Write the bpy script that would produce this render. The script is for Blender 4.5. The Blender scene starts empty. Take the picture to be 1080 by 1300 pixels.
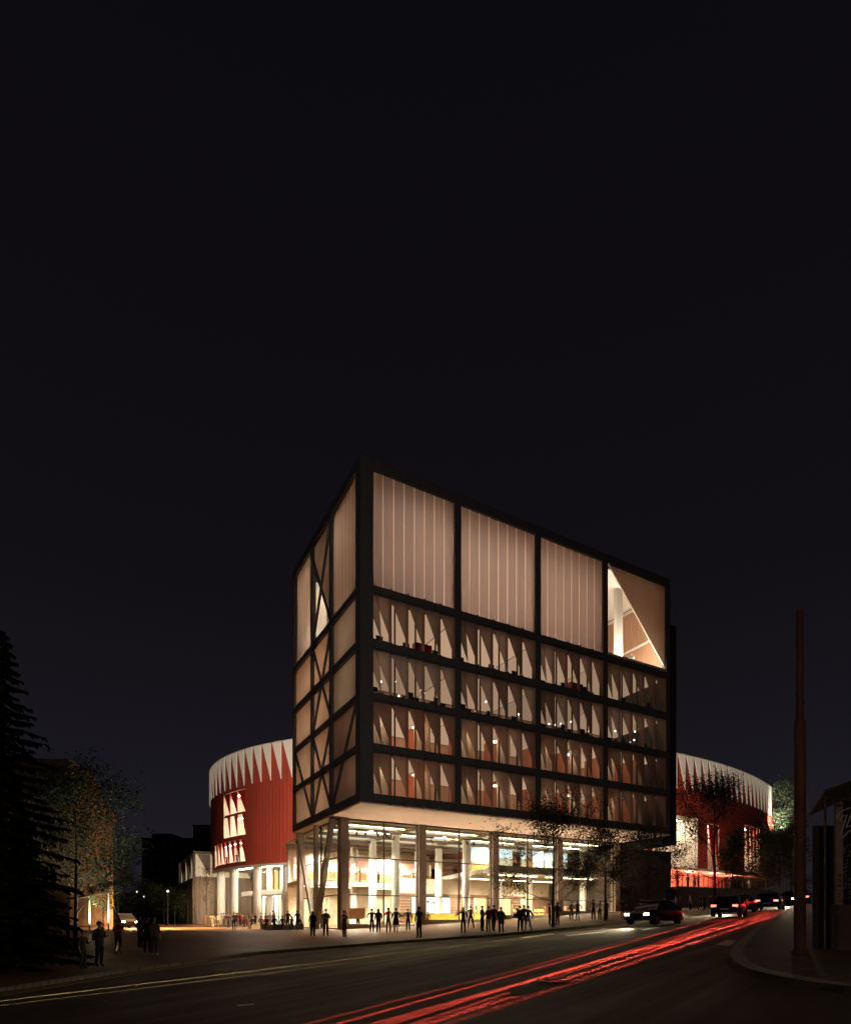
import bpy, bmesh, math, random
from math import sin, cos, tan, radians, pi, sqrt, atan2, hypot
from mathutils import Vector, Matrix
random.seed(7)
SC = bpy.context.scene
COL = SC.collection
# ------------------------------------------------------------------ camera, sky, exposure
EYE = 1.7
cd = bpy.data.cameras.new('camera'); cam = bpy.data.objects.new('camera', cd); COL.objects.link(cam)
cam.location = (0, 0, EYE); cam.rotation_euler = (radians(90), 0, 0)
cd.sensor_fit = 'HORIZONTAL'; cd.sensor_width = 36; cd.lens = 766/1080*36
cd.shift_y = (1174-650)/1080; cd.clip_start = .1; cd.clip_end = 3000
SC.camera = cam
w = bpy.data.worlds.new('World'); SC.world = w; w.use_nodes = True
nt = w.node_tree; nt.nodes.clear()
wo = nt.nodes.new('ShaderNodeOutputWorld'); bg = nt.nodes.new('ShaderNodeBackground')
tc = nt.nodes.new('ShaderNodeTexCoord'); sp = nt.nodes.new('ShaderNodeSeparateXYZ'); rp = nt.nodes.new('ShaderNodeValToRGB')
nt.links.new(tc.outputs['Generated'], sp.inputs[0]); nt.links.new(sp.outputs[2], rp.inputs[0])
nt.links.new(rp.outputs[0], bg.inputs[0]); nt.links.new(bg.outputs[0], wo.inputs[0])
cr = rp.color_ramp.elements
cr[0].position = 0.0; cr[0].color = (.0165, .0150, .0190, 1)
cr[1].position = .82; cr[1].color = (.0037, .0033, .0048, 1)
e = cr.new(.22); e.color = (.0098, .0090, .0128, 1)
e = cr.new(.45); e.color = (.0060, .0050, .0068, 1)
bg.inputs[1].default_value = 1.0
SC.view_settings.view_transform = 'Standard'; SC.view_settings.look = 'None'
SC.view_settings.exposure = 0; SC.view_settings.gamma = 1
SC.render.engine = 'CYCLES'
SC.cycles.use_denoising = True
SC.cycles.max_bounces = 7; SC.cycles.diffuse_bounces = 3; SC.cycles.glossy_bounces = 3
SC.cycles.transmission_bounces = 5; SC.cycles.transparent_max_bounces = 16
SC.cycles.sample_clamp_indirect = 4; SC.cycles.caustics_reflective = False; SC.cycles.caustics_refractive = False
SC.cycles.use_light_tree = True

# ------------------------------------------------------------------ site frame: u along the street front, v back from it
UX, UY = 0.8754, 0.4834
P0 = (-4.98, 46.0); ROT = atan2(UY, UX)
def W(u, v, z=0.0): return Vector((P0[0]+UX*u-UY*v, P0[1]+UY*u+UX*v, z))
def UV(x, y):
    x -= P0[0]; y -= P0[1]
    return x*UX+y*UY, -x*UY+y*UX
def sstep(a, b, x):
    t = min(1, max(0, (x-a)/(b-a))); return t*t*(3-2*t)
def hgt(x, y):
    u, v = UV(x, y)
    u = min(75, max(-45, u))
    plane = .98+.0614*(u-.91)
    flat = 1.0+.011*min(60, max(0, v-8))
    d = flat-plane
    return plane + sstep(-9, 9, v)*(.5*(d+sqrt(d*d+.09)))
def ray(px, py, dz=0.0):
    """ground point seen at photo pixel"""
    rx = (px-540)/766; rz = (1174-py)/766
    Y = 6.0; step = .5; last = None
    while Y < 160:
        g = hgt(rx*Y, Y)+dz
        if EYE+rz*Y <= g:
            lo, hi = Y-step, Y
            for _ in range(20):
                m = (lo+hi)/2
                if EYE+rz*m <= hgt(rx*m, m)+dz: hi = m
                else: lo = m
            return Vector((rx*hi, hi, hgt(rx*hi, hi)+dz))
        Y += step
    return Vector((rx*90, 90, hgt(rx*90, 90)))

# ------------------------------------------------------------------ materials
MATS = {}
def mat(name, col, rough=.7, metal=0, emit=0, ecol=None, var=0, scale=4, bump=0, spec=.5, bscale=None, stretch=None, trans=0):
    if name in MATS: return MATS[name]
    m = bpy.data.materials.new(name); m.use_nodes = True; MATS[name] = m
    t = m.node_tree; b = t.nodes['Principled BSDF']
    b.inputs['Base Color'].default_value = (*col, 1); b.inputs['Roughness'].default_value = rough
    b.inputs['Metallic'].default_value = metal; b.inputs['Specular IOR Level'].default_value = spec
    if emit:
        b.inputs['Emission Color'].default_value = (*(ecol or col), 1); b.inputs['Emission Strength'].default_value = emit
    if var or bump:
        co = t.nodes.new('ShaderNodeTexCoord'); mp = t.nodes.new('ShaderNodeMapping')
        t.links.new(co.outputs['Object'], mp.inputs[0])
        if stretch: mp.inputs['Scale'].default_value = stretch
        n = t.nodes.new('ShaderNodeTexNoise'); n.inputs['Scale'].default_value = scale; n.inputs['Detail'].default_value = 6
        t.links.new(mp.outputs[0], n.inputs[0])
        if var:
            r = t.nodes.new('ShaderNodeValToRGB')
            r.color_ramp.elements[0].position = .3; r.color_ramp.elements[1].position = .7
            r.color_ramp.elements[0].color = (*[c*(1-var) for c in col], 1)
            r.color_ramp.elements[1].color = (*[min(1, c*(1+var)) for c in col], 1)
            t.links.new(n.outputs[0], r.inputs[0]); t.links.new(r.outputs[0], b.inputs['Base Color'])
        if bump:
            n2 = t.nodes.new('ShaderNodeTexNoise'); n2.inputs['Scale'].default_value = bscale or scale*6; n2.inputs['Detail'].default_value = 4
            t.links.new(mp.outputs[0], n2.inputs[0])
            bp = t.nodes.new('ShaderNodeBump'); bp.inputs['Strength'].default_value = bump; bp.inputs['Distance'].default_value = .02
            t.links.new(n2.outputs[0], bp.inputs['Height']); t.links.new(bp.outputs[0], b.inputs['Normal'])
    return m
def emis(name, col, s):
    if name in MATS: return MATS[name]
    m = bpy.data.materials.new(name); m.use_nodes = True; MATS[name] = m
    t = m.node_tree; t.nodes.clear(); o = t.nodes.new('ShaderNodeOutputMaterial'); e = t.nodes.new('ShaderNodeEmission')
    e.inputs[0].default_value = (*col, 1); e.inputs[1].default_value = s; t.links.new(e.outputs[0], o.inputs[0]); return m
def glass(name, tint=(.93, .95, .93), gl=.08):
    if name in MATS: return MATS[name]
    m = bpy.data.materials.new(name); m.use_nodes = True; MATS[name] = m
    t = m.node_tree; t.nodes.clear(); o = t.nodes.new('ShaderNodeOutputMaterial')
    a = t.nodes.new('ShaderNodeBsdfTransparent'); g = t.nodes.new('ShaderNodeBsdfGlossy'); x = t.nodes.new('ShaderNodeMixShader')
    lw = t.nodes.new('ShaderNodeLayerWeight'); lw.inputs[0].default_value = .5
    pw = t.nodes.new('ShaderNodeMath'); pw.operation = 'POWER'; pw.inputs[1].default_value = 4; t.links.new(lw.outputs['Facing'], pw.inputs[0])
    f = t.nodes.new('ShaderNodeMapRange'); f.inputs[3].default_value = .03; f.inputs[4].default_value = .6; t.links.new(pw.outputs[0], f.inputs[0])
    a.inputs[0].default_value = (*tint, 1); g.inputs['Roughness'].default_value = .03
    t.links.new(f.outputs[0], x.inputs[0]); t.links.new(a.outputs[0], x.inputs[1]); t.links.new(g.outputs[0], x.inputs[2]); t.links.new(x.outputs[0], o.inputs[0])
    return m
def translucent(name, col, tr=.7, thru=.0, var=.08, scale=2, stretch=(1, 1, .1)):
    """fabric or profiled plastic lit from behind: diffuse + translucent (+ a little see-through)"""
    if name in MATS: return MATS[name]
    m = bpy.data.materials.new(name); m.use_nodes = True; MATS[name] = m
    t = m.node_tree; t.nodes.clear(); o = t.nodes.new('ShaderNodeOutputMaterial')
    co = t.nodes.new('ShaderNodeTexCoord'); mp = t.nodes.new('ShaderNodeMapping'); mp.inputs['Scale'].default_value = stretch
    n = t.nodes.new('ShaderNodeTexNoise'); n.inputs['Scale'].default_value = scale; n.inputs['Detail'].default_value = 5
    r = t.nodes.new('ShaderNodeValToRGB'); r.color_ramp.elements[0].position = .3; r.color_ramp.elements[1].position = .7
    r.color_ramp.elements[0].color = (*[c*(1-var) for c in col], 1); r.color_ramp.elements[1].color = (*[min(1, c*(1+var)) for c in col], 1)
    t.links.new(co.outputs['Object'], mp.inputs[0]); t.links.new(mp.outputs[0], n.inputs[0]); t.links.new(n.outputs[0], r.inputs[0])
    d = t.nodes.new('ShaderNodeBsdfDiffuse'); s = t.nodes.new('ShaderNodeBsdfTranslucent'); x = t.nodes.new('ShaderNodeMixShader'); x.inputs[0].default_value = tr
    t.links.new(r.outputs[0], d.inputs[0]); t.links.new(r.outputs[0], s.inputs[0]); t.links.new(d.outputs[0], x.inputs[1]); t.links.new(s.outputs[0], x.inputs[2])
    out = x
    if thru:
        a = t.nodes.new('ShaderNodeBsdfTransparent'); y = t.nodes.new('ShaderNodeMixShader'); y.inputs[0].default_value = thru
        t.links.new(x.outputs[0], y.inputs[1]); t.links.new(a.outputs[0], y.inputs[2]); out = y
    t.links.new(out.outputs[0], o.inputs[0]); return m

# ------------------------------------------------------------------ mesh builder
class MB:
    def __init__(s): s.v = []; s.f = []; s.m = []; s.k = 0
    def mi(s, k): s.k = k; return s
    def face(s, pts):
        i = len(s.v); s.v += [tuple(p) for p in pts]; s.f.append(tuple(range(i, i+len(pts)))); s.m.append(s.k)
    def hexa(s, b, t):
        i = len(s.v); s.v += [tuple(p) for p in b+t]; n = len(b)
        s.f.append(tuple(i+j for j in reversed(range(n)))); s.f.append(tuple(i+n+j for j in range(n))); s.m += [s.k]*2
        for j in range(n):
            k = (j+1) % n; s.f.append((i+j, i+k, i+n+k, i+n+j)); s.m.append(s.k)
    def box(s, x0, y0, z0, x1, y1, z1):
        x0, x1 = sorted((x0, x1)); y0, y1 = sorted((y0, y1)); z0, z1 = sorted((z0, z1))
        q = [(x0, y0), (x1, y0), (x1, y1), (x0, y1)]
        s.hexa([(x, y, z0) for x, y in q], [(x, y, z1) for x, y in q]); return s
    def prism(s, poly, z0, z1):
        s.hexa([(x, y, z0) for x, y in poly], [(x, y, z1) for x, y in poly]); return s
    def slab(s, pts, off):
        """flat polygon given in 3D extruded by vector off"""
        s.hexa([tuple(p) for p in pts], [tuple(Vector(p)+Vector(off)) for p in pts]); return s
    def tube(s, pts, rad, n=8, cap=True):
        pts = [Vector(p) for p in pts]
        if not isinstance(rad, (list, tuple)): rad = [rad]*len(pts)
        base = len(s.v); up = None
        for i, p in enumerate(pts):
            d = (pts[min(i+1, len(pts)-1)]-pts[max(i-1, 0)])
            if d.length < 1e-9: d = Vector((0, 0, 1))
            d.normalize()
            if up is None: up = Vector((1, 0, 0)) if abs(d.x) < .9 else Vector((0, 1, 0))
            a = d.cross(up)
            if a.length < 1e-5: a = d.cross(Vector((0, 1, 0)) if abs(d.y) < .9 else Vector((1, 0, 0)))
            a.normalize(); b = d.cross(a); b.normalize(); up = -b.cross(d) if False else a.cross(d)*-1
            up = b.copy()
            # keep frame steady
            up = a.cross(d); up.normalize()
            for j in range(n):
                t = 2*pi*j/n; s.v.append(tuple(p+(a*cos(t)+b*sin(t))*rad[i]))
        for i in range(len(pts)-1):
            for j in range(n):
                k = (j+1) % n
                s.f.append((base+i*n+j, base+i*n+k, base+(i+1)*n+k, base+(i+1)*n+j)); s.m.append(s.k)
        if cap:
            s.f.append(tuple(base+j for j in reversed(range(n)))); s.f.append(tuple(base+(len(pts)-1)*n+j for j in range(n))); s.m += [s.k]*2
        return s
    def beam(s, p0, p1, w_, h_, side=(0, 0, 1)):
        p0 = Vector(p0); p1 = Vector(p1); d = (p1-p0).normalized(); a = d.cross(Vector(side))
        if a.length < 1e-5: a = d.cross(Vector((1, 0, 0)))
        a.normalize(); b = d.cross(a); a *= w_/2; b *= h_/2
        s.hexa([p0-a-b, p0+a-b, p0+a+b, p0-a+b], [p1-a-b, p1+a-b, p1+a+b, p1-a+b]); return s
    def lathe(s, c, prof, n=16):
        base = len(s.v)
        for r, z in prof:
            for j in range(n): s.v.append((c[0]+r*cos(2*pi*j/n), c[1]+r*sin(2*pi*j/n), c[2]+z))
        for i in range(len(prof)-1):
            for j in range(n):
                k = (j+1) % n; s.f.append((base+i*n+j, base+i*n+k, base+(i+1)*n+k, base+(i+1)*n+j)); s.m.append(s.k)
        s.f.append(tuple(base+j for j in reversed(range(n)))); s.f.append(tuple(base+(len(prof)-1)*n+j for j in range(n))); s.m += [s.k]*2
        return s
    def ball(s, c, r, n=10, m=6, sc=(1, 1, 1)):
        prof = [(max(.001, r*sin(pi*i/m)), -r*cos(pi*i/m)) for i in range(m+1)]
        i0 = len(s.v); s.lathe((0, 0, 0), prof, n)
        for i in range(i0, len(s.v)):
            x, y, z = s.v[i]; s.v[i] = (c[0]+x*sc[0], c[1]+y*sc[1], c[2]+z*sc[2])
        return s
    def build(s, name, mats, parent=None, smooth=False, loc=None):
        me = bpy.data.meshes.new(name); me.from_pydata(s.v, [], s.f)
        if not isinstance(mats, (list, tuple)): mats = [mats]
        for m in mats: me.materials.append(m)
        if len(mats) > 1: me.polygons.foreach_set('material_index', [min(k, len(mats)-1) for k in s.m])
        if smooth: me.polygons.foreach_set('use_smooth', [True]*len(me.polygons))
        me.update()
        o = bpy.data.objects.new(name, me); COL.objects.link(o)
        if parent: o.parent = parent
        if loc is not None: o.location = loc
        return o
def smooth_angle(o, ang=35):
    o.data.polygons.foreach_set('use_smooth', [True]*len(o.data.polygons))
    bm = bmesh.new(); bm.from_mesh(o.data); bmesh.ops.remove_doubles(bm, verts=bm.verts, dist=1e-4)
    for e in bm.edges:
        if len(e.link_faces) == 2 and e.calc_face_angle(0) > radians(ang): e.smooth = False
    bm.to_mesh(o.data); bm.free()
def thing(name, label, cat, loc=(0, 0, 0), rz=0, group=None):
    o = bpy.data.objects.new(name, None); COL.objects.link(o); o.location = loc; o.rotation_euler = (0, 0, rz)
    o.empty_display_size = .3
    return tag(o, label, cat, group)
def tag(o, label, cat, group=None, kind=None):
    if label: o['label'] = label
    if cat: o['category'] = cat
    if group: o['group'] = group
    if kind: o['kind'] = kind
    return o
def struct(o): o['kind'] = 'structure'; return o
def copy_tree(o, parent=None):
    c = o.copy(); COL.objects.link(c)
    if parent: c.parent = parent
    for ch in list(o.children): copy_tree(ch, c)
    return c
def spot(name, loc, target, power, col, size=60, blend=.5, rad=.1, parent=None):
    l = bpy.data.lights.new(name, 'SPOT'); l.energy = power; l.color = col; l.spot_size = radians(size); l.spot_blend = blend; l.shadow_soft_size = rad
    o = bpy.data.objects.new(name, l); COL.objects.link(o); o.location = loc
    o.rotation_euler = (Vector(target)-Vector(loc)).to_track_quat('-Z', 'Y').to_euler()
    if parent: o.parent = parent
    return o
def area(name, loc, target, power, col, sx, sy, parent=None):
    l = bpy.data.lights.new(name, 'AREA'); l.energy = power; l.color = col; l.shape = 'RECTANGLE'; l.size = sx; l.size_y = sy
    o = bpy.data.objects.new(name, l); COL.objects.link(o); o.location = loc
    o.rotation_euler = (Vector(target)-Vector(loc)).to_track_quat('-Z', 'Y').to_euler()
    if parent: o.parent = parent
    return o
def point(name, loc, power, col, rad=.2, parent=None):
    l = bpy.data.lights.new(name, 'POINT'); l.energy = power; l.color = col; l.shadow_soft_size = rad
    o = bpy.data.objects.new(name, l); COL.objects.link(o); o.location = loc
    if parent: o.parent = parent
    return o
WARM = (1, .78, .52); CREAM = (1, .86, .64)

M_frame = mat('dark_steel', (.060, .057, .055), .55, .1, var=.2, scale=3, bump=.05)
M_soffit = mat('soffit_plaster', (.62, .50, .40), .8, var=.05, scale=1.2, bump=.05)
M_white = mat('white_plaster', (.74, .70, .62), .75, var=.05, scale=1.5)
M_column = mat('painted_steel_column', (.36, .28, .22), .6, var=.1, scale=2)
M_colw = mat('white_column', (.82, .80, .74), .6, var=.03)
M_wood = mat('oak_panelling', (.40, .235, .15), .6, var=.25, scale=1.4, stretch=(7, 7, .3), bump=.1)
M_dark = mat('dark_concrete', (.11, .09, .078), .85, var=.25, scale=1.1, bump=.3)
M_glass = glass('clear_glass')
# ------------------------------------------------------------------ ground, road, plaza
def ground_material(name, col, rough, var, scale, bump, cobble=0, polish=False):
    m = bpy.data.materials.new(name); m.use_nodes = True; MATS[name] = m
    t = m.node_tree; b = t.nodes['Principled BSDF']; L = t.links.new
    co = t.nodes.new('ShaderNodeTexCoord')
    mp = t.nodes.new('ShaderNodeMapping'); L(co.outputs['Object'], mp.inputs[0]); mp.inputs['Rotation'].default_value = (0, 0, -radians(28))
    n = t.nodes.new('ShaderNodeTexNoise'); n.inputs['Scale'].default_value = scale; n.inputs['Detail'].default_value = 8; L(mp.outputs[0], n.inputs[0])
    f = t.nodes.new('ShaderNodeTexNoise'); f.inputs['Scale'].default_value = 38; f.inputs['Detail'].default_value = 4; L(mp.outputs[0], f.inputs[0])
    r = t.nodes.new('ShaderNodeValToRGB'); r.color_ramp.elements[0].position = .3; r.color_ramp.elements[1].position = .72
    r.color_ramp.elements[0].color = (*[c*(1-var) for c in col], 1); r.color_ramp.elements[1].color = (*[c*(1+var) for c in col], 1)
    L(n.outputs[0], r.inputs[0])
    mx = t.nodes.new('ShaderNodeMix'); mx.data_type = 'RGBA'; mx.blend_type = 'MULTIPLY'; mx.inputs[0].default_value = .7
    r2 = t.nodes.new('ShaderNodeValToRGB'); r2.color_ramp.elements[0].position = .35; r2.color_ramp.elements[0].color = (.45, .45, .45, 1)
    r2.color_ramp.elements[1].position = .65; r2.color_ramp.elements[1].color = (1.3, 1.3, 1.3, 1)
    L(f.outputs[0], r2.inputs[0]); L(r.outputs[0], mx.inputs[6]); L(r2.outputs[0], mx.inputs[7])
    col_out = mx.outputs[2]; hsrc = f.outputs[0]
    if cobble:
        br = t.nodes.new('ShaderNodeTexBrick'); L(mp.outputs[0], br.inputs[0]); br.inputs['Scale'].default_value = cobble
        br.inputs['Color1'].default_value = (1, 1, 1, 1); br.inputs['Color2'].default_value = (.62, .62, .62, 1); br.inputs['Mortar'].default_value = (.25, .25, .25, 1)
        br.inputs['Mortar Size'].default_value = .03; br.inputs['Brick Width'].default_value = .8; br.inputs['Row Height'].default_value = .4
        m2 = t.nodes.new('ShaderNodeMix'); m2.data_type = 'RGBA'; m2.blend_type = 'MULTIPLY'; m2.inputs[0].default_value = 1
        L(col_out, m2.inputs[6]); L(br.outputs[0], m2.inputs[7]); col_out = m2.outputs[2]; hsrc = br.outputs[0]
    L(col_out, b.inputs['Base Color']); b.inputs['Roughness'].default_value = rough
    if polish:
        mp2 = t.nodes.new('ShaderNodeMapping'); L(co.outputs['Object'], mp2.inputs[0])
        mp2.inputs['Rotation'].default_value = (0, 0, -radians(50)); mp3 = mp2
        mp2 = t.nodes.new('ShaderNodeMapping'); mp2.inputs['Scale'].default_value = (.05, 1.3, 1); L(mp3.outputs[0], mp2.inputs[0])
        n3 = t.nodes.new('ShaderNodeTexNoise'); n3.inputs['Scale'].default_value = 1.6; n3.inputs['Detail'].default_value = 5; L(mp2.outputs[0], n3.inputs[0])
        mr = t.nodes.new('ShaderNodeMapRange'); mr.inputs[1].default_value = .35; mr.inputs[2].default_value = .65; mr.inputs[3].default_value = rough-.12; mr.inputs[4].default_value = rough+.15
        L(n3.outputs[0], mr.inputs[0]); L(mr.outputs[0], b.inputs['Roughness'])
    bp = t.nodes.new('ShaderNodeBump'); bp.inputs['Strength'].default_value = bump; bp.inputs['Distance'].default_value = .03
    L(hsrc, bp.inputs['Height']); L(bp.outputs[0], b.inputs['Normal'])
    return m
M_asph = ground_material('asphalt', (.066, .052, .041), .66, .5, .35, .32, polish=True)
M_asph2 = ground_material('old_asphalt', (.045, .042, .040), .8, .4, .3, .5)
M_plaza = ground_material('plaza_setts', (.30, .165, .070), .5, .45, .22, .6, cobble=1.0)
M_pave = ground_material('paving_slabs', (.13, .115, .10), .75, .3, .3, .4, cobble=1.1)
M_kerb = ground_material('granite_kerb', (.27, .245, .22), .8, .25, 1.5, .3)
M_paint = ground_material('worn_road_paint', (.80, .77, .68), .6, .35, 1.2, .2)
M_ytrail = ground_material('painted_yellow_trail', (.75, .58, .18), .6, .3, 1.2, .2)  # colour of the yellow light trails painted on the road

def patch(name, poly, dz, thick, mt, cell=2.5, parent=None):
    """polygon in xy laid over the terrain dz above it, cut to a grid so that it follows the slope"""
    bm = bmesh.new()
    fvs = [bm.verts.new((x, y, 0)) for x, y in poly]; bm.faces.new(fvs)
    xs = [p[0] for p in poly]; ys = [p[1] for p in poly]
    def cuts(a, b, ax):
        k = math.ceil(a/cell)*cell
        while k < b:
            co = (k, 0, 0) if ax == 0 else (0, k, 0); no = (1, 0, 0) if ax == 0 else (0, 1, 0)
            bmesh.ops.bisect_plane(bm, geom=bm.verts[:]+bm.edges[:]+bm.faces[:], plane_co=co, plane_no=no, dist=1e-5)
            k += cell
    cuts(min(xs), max(xs), 0); cuts(min(ys), max(ys), 1)
    for v in bm.verts: v.co.z = hgt(v.co.x, v.co.y)+dz
    bmesh.ops.recalc_face_normals(bm, faces=bm.faces)
    for f in bm.faces:
        if f.normal.z < 0: f.normal_flip()
    if thick:
        be = [e for e in bm.edges if e.is_boundary]
        r = bmesh.ops.extrude_edge_only(bm, edges=be)
        for g in r['geom']:
            if isinstance(g, bmesh.types.BMVert): g.co.z -= thick
    me = bpy.data.meshes.new(name); bm.to_mesh(me); bm.free(); me.materials.append(mt)
    o = bpy.data.objects.new(name, me); COL.objects.link(o)
    if parent: o.parent = parent
    return o
def xy(px, py): p = ray(px, py); return (p.x, p.y)

def ground_sheet():
    bm = bmesh.new()
    def axis(a, b, fine0, fine1, c, f):
        r = []; k = a
        while k < b:
            r.append(k); k += f if fine0 <= k < fine1 else c
        return r+[b]
    X = axis(-900, 900, -60, 100, 40, 2.5); Y = axis(-300, 1500, -10, 150, 40, 2.5)
    g = [[bm.verts.new((x, y, hgt(x, y)-.004)) for x in X] for y in Y]
    for j in range(len(Y)-1):
        for i in range(len(X)-1): bm.faces.new((g[j][i], g[j][i+1], g[j+1][i+1], g[j+1][i]))
    me = bpy.data.meshes.new('ground'); bm.to_mesh(me); bm.free(); me.materials.append(M_asph2)
    me.polygons.foreach_set('use_smooth', [True]*len(me.polygons))
    o = bpy.data.objects.new('ground', me); COL.objects.link(o); struct(o)
ground_sheet()
# kerb lines from the photograph (plan points)
LK = [xy(*p) for p in ((0, 1260), (160, 1235), (330, 1212), (490, 1199), (620, 1190), (740, 1179), (850, 1167), (940, 1156.5))]
d = Vector(LK[0])-Vector(LK[1]); LK = [tuple(Vector(LK[0])+d.normalized()*60)]+LK
dR = (Vector(LK[-1])-Vector(LK[-3])).normalized(); LK.append(tuple(Vector(LK[-1])+dR*55))
RK = [xy(*p) for p in ((1080, 1262), (1030, 1256), (985, 1247), (950, 1238), (932, 1228), (926, 1218), (930, 1207), (945, 1193), (960, 1181), (985, 1165), (1000, 1156))]
dk = (Vector(RK[-1])-Vector(RK[-3])).normalized()
RK = [(30, RK[0][1]-9.5)]+RK+[tuple(Vector(RK[-1])+dk*70)]
road_poly = LK+[RK[-1]]+list(reversed(RK[1:-1]))+[RK[0], (30, -20), (-45, -20)]
struct(patch('road', road_poly, .0, 0, M_asph))
plaza = LK[:]+[(75, 120), (-110, 190), (-110, 10)]
struct(patch('plaza_paving', plaza, .12, .16, M_plaza))
pav = RK+[(110, RK[-1][1]), (110, 0)]
struct(patch('pavement', pav, .13, .17, M_pave))
def strip(pts, off0, off1):
    """ribbon polygon between two offsets from a polyline (left of travel positive)"""
    P = [Vector(p) for p in pts]; a = []; b = []
    for i, p in enumerate(P):
        d = (P[min(i+1, len(P)-1)]-P[max(i-1, 0)]).normalized(); n = Vector((-d.y, d.x))
        a.append(tuple(p+n*off0)); b.append(tuple(p+n*off1))
    return a+b[::-1]
struct(patch('kerb', strip(LK, 0, .3), .124, .1, M_kerb))
struct(patch('kerb', strip(RK, 0, -.32), .136, .1, M_kerb))
tag(patch('painted_trail', strip(LK[:-1], -.45, -.62), .004, 0, M_ytrail), 'inner one of two thin yellow light trails painted along the plaza kerb', 'road marking', 'yellow light trails painted along the kerb')  # painted strips stand in for headlight trails
tag(patch('painted_trail', strip(LK[:-1], -.95, -1.12), .004, 0, M_ytrail), 'outer yellow light trail painted nearer the middle of the road', 'road marking', 'yellow light trails painted along the kerb')
tag(patch('drain_line', strip([xy(*p) for p in ((190, 1212), (300, 1207), (420, 1198), (520, 1191.5), (640, 1182))], 0, .12), .126, 0, M_kerb), 'thin pale drain line running across the plaza paving', 'drain line')
tag(patch('drain_line', strip([xy(270, 1196), xy(330, 1206)], 0, .12), .1265, 0, M_kerb), 'short pale cross line in the plaza paving', 'drain line')
def mark(pts, label, group):
    tag(patch('road_marking', [xy(*p) for p in pts], .006, 0, M_paint, cell=6), label, 'road marking', group)
mark([(868, 1200), (885, 1194.5), (898, 1195.5), (880, 1201)], 'white painted block on the road, nearer the red lane', 'white road markings')
mark([(908, 1200), (922, 1194), (935, 1194.5), (926, 1201.5)], 'white painted block on the road nearest the right kerb', 'white road markings')
mark([(658, 1191), (700, 1185.5), (704, 1186.5), (664, 1192)], 'thin white dash on the road before the street tree', 'white road markings')
mark([(716, 1187.5), (768, 1183), (770, 1184), (722, 1188.8)], 'long thin white line beyond the dash by the tree', 'white road markings')
mark([(300, 1277), (322, 1275), (324, 1276), (303, 1278)], 'faint white dash in the dark near lane', 'white road markings')
mark([(810, 1181), (832, 1177.5), (838, 1178), (818, 1182)], 'small white dash in the middle of the road', 'white road markings')
def manhole(px, py):
    p = ray(px, py); m = MB(); n = 24
    m.lathe((0, 0, 0), [(.42, 0), (.42, .012), (.36, .014), (.35, .008), (.001, .008)], n)
    for i in range(-3, 4): m.box(-.28+abs(i)*.03, i*.085-.015, .008, .28-abs(i)*.03, i*.085+.015, .014)
    o = m.build('manhole_cover', mat('cast_iron', (.03, .028, .026), .5, .6)); o.location = p+Vector((0, 0, .002))
    tag(o, 'round cast iron manhole cover in the road', 'manhole cover')
manhole(706, 1246)

# ------------------------------------------------------------------ the office box
OB = thing('office_building', 'tall dark framed building with backlit panels raised on columns over a glazed hall', 'building', W(0, 0, 0), ROT)
ZB, ZT = 11.1, 37.5          # underside and top of the box
WZ = [(11.8, 15.0), (15.72, 18.95), (19.65, 22.95), (23.75, 27.2)]
TZ = (27.95, 36.85)
SL = [(ZB, 11.8), (15.0, 15.72), (18.95, 19.65), (22.95, 23.75), (27.2, 27.95), (36.85, ZT)]
BX = [(1.1, 8.5), (9.1, 17.0), (17.6, 25.3), (25.9, 34.2)]
MU = [(0.0, 1.1), (8.5, 9.1), (17.0, 17.6), (25.3, 25.9), (34.2, 34.8)]
DV = 17.7
LM = [(0.0, .95), (6.4, 6.85), (11.55, 11.95), (17.3, 17.7)]
# front frame
m = MB()
for a, b in MU: m.box(a, 0, ZB, b, .55, ZT)
for i, (a, b) in enumerate(SL):
    for (x0, x1) in BX: m.box(x0, .05, a, x1, .5, b)
OBF = m.build('facade_frame', M_frame, OB)
# ledges and brackets of each floor band
for i, (a, b) in enumerate(SL[:5]):
    m = MB()
    for (x0, x1) in BX:
        m.box(x0, -.10, a+.12, x1, .05, b-.10)
        for k in range(1, 5):
            x = x0+(x1-x0)*k/5; m.slab([(x-.05, .05, a-.12), (x-.05, -.22, a+.1), (x-.05, -.22, b-.05), (x-.05, .05, b)], (.1, 0, 0))
    m.build('floor_band', M_frame, OB)
# side frame (left face, in plane u = 0)
m = MB()
for a, b in LM[1:]: m.box(-.02, a, ZB+.003, .4, b, ZT-.003)
m.box(.0, .55, ZB, .4, .95, ZT)
for i, (a, b) in enumerate(SL):
    a2, b2 = (a+.12, b-.12) if 0 < i < 5 else (a, b)
    for j in range(3): m.box(.0, LM[j][1], a2, .38, LM[j+1][0], b2)
m.build('side_frame', M_frame, OB)
LV = [11.45, 15.36, 19.3, 23.35, 27.55, 37.1]
def br(v0, z0, v1, z1):
    b = MB(); b.beam((.14, v0, z0), (.14, v1, z1), .16, .2, (1, 0, 0)); o = b.build('diagonal_brace', M_frame, OB)
vA, vB, vM = 6.62, 11.75, 9.2
br(vA, LV[0], vM, LV[1]); br(vM, LV[1], vB, LV[2]); br(vB, LV[0], vM, LV[1]); br(vM, LV[1], vA, LV[2])
br(vA, LV[2], vM, LV[3]); br(vM, LV[3], vB, LV[4]); br(vB, LV[2], vM, LV[3]); br(vM, LV[3], vA, LV[4])
br(vA, LV[0], .9, LV[2]); br(vB, LV[0], 17.4, LV[2])
br(vA, LV[4], vB, 35.9); br(vB, LV[4], vA, LV[5])
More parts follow.
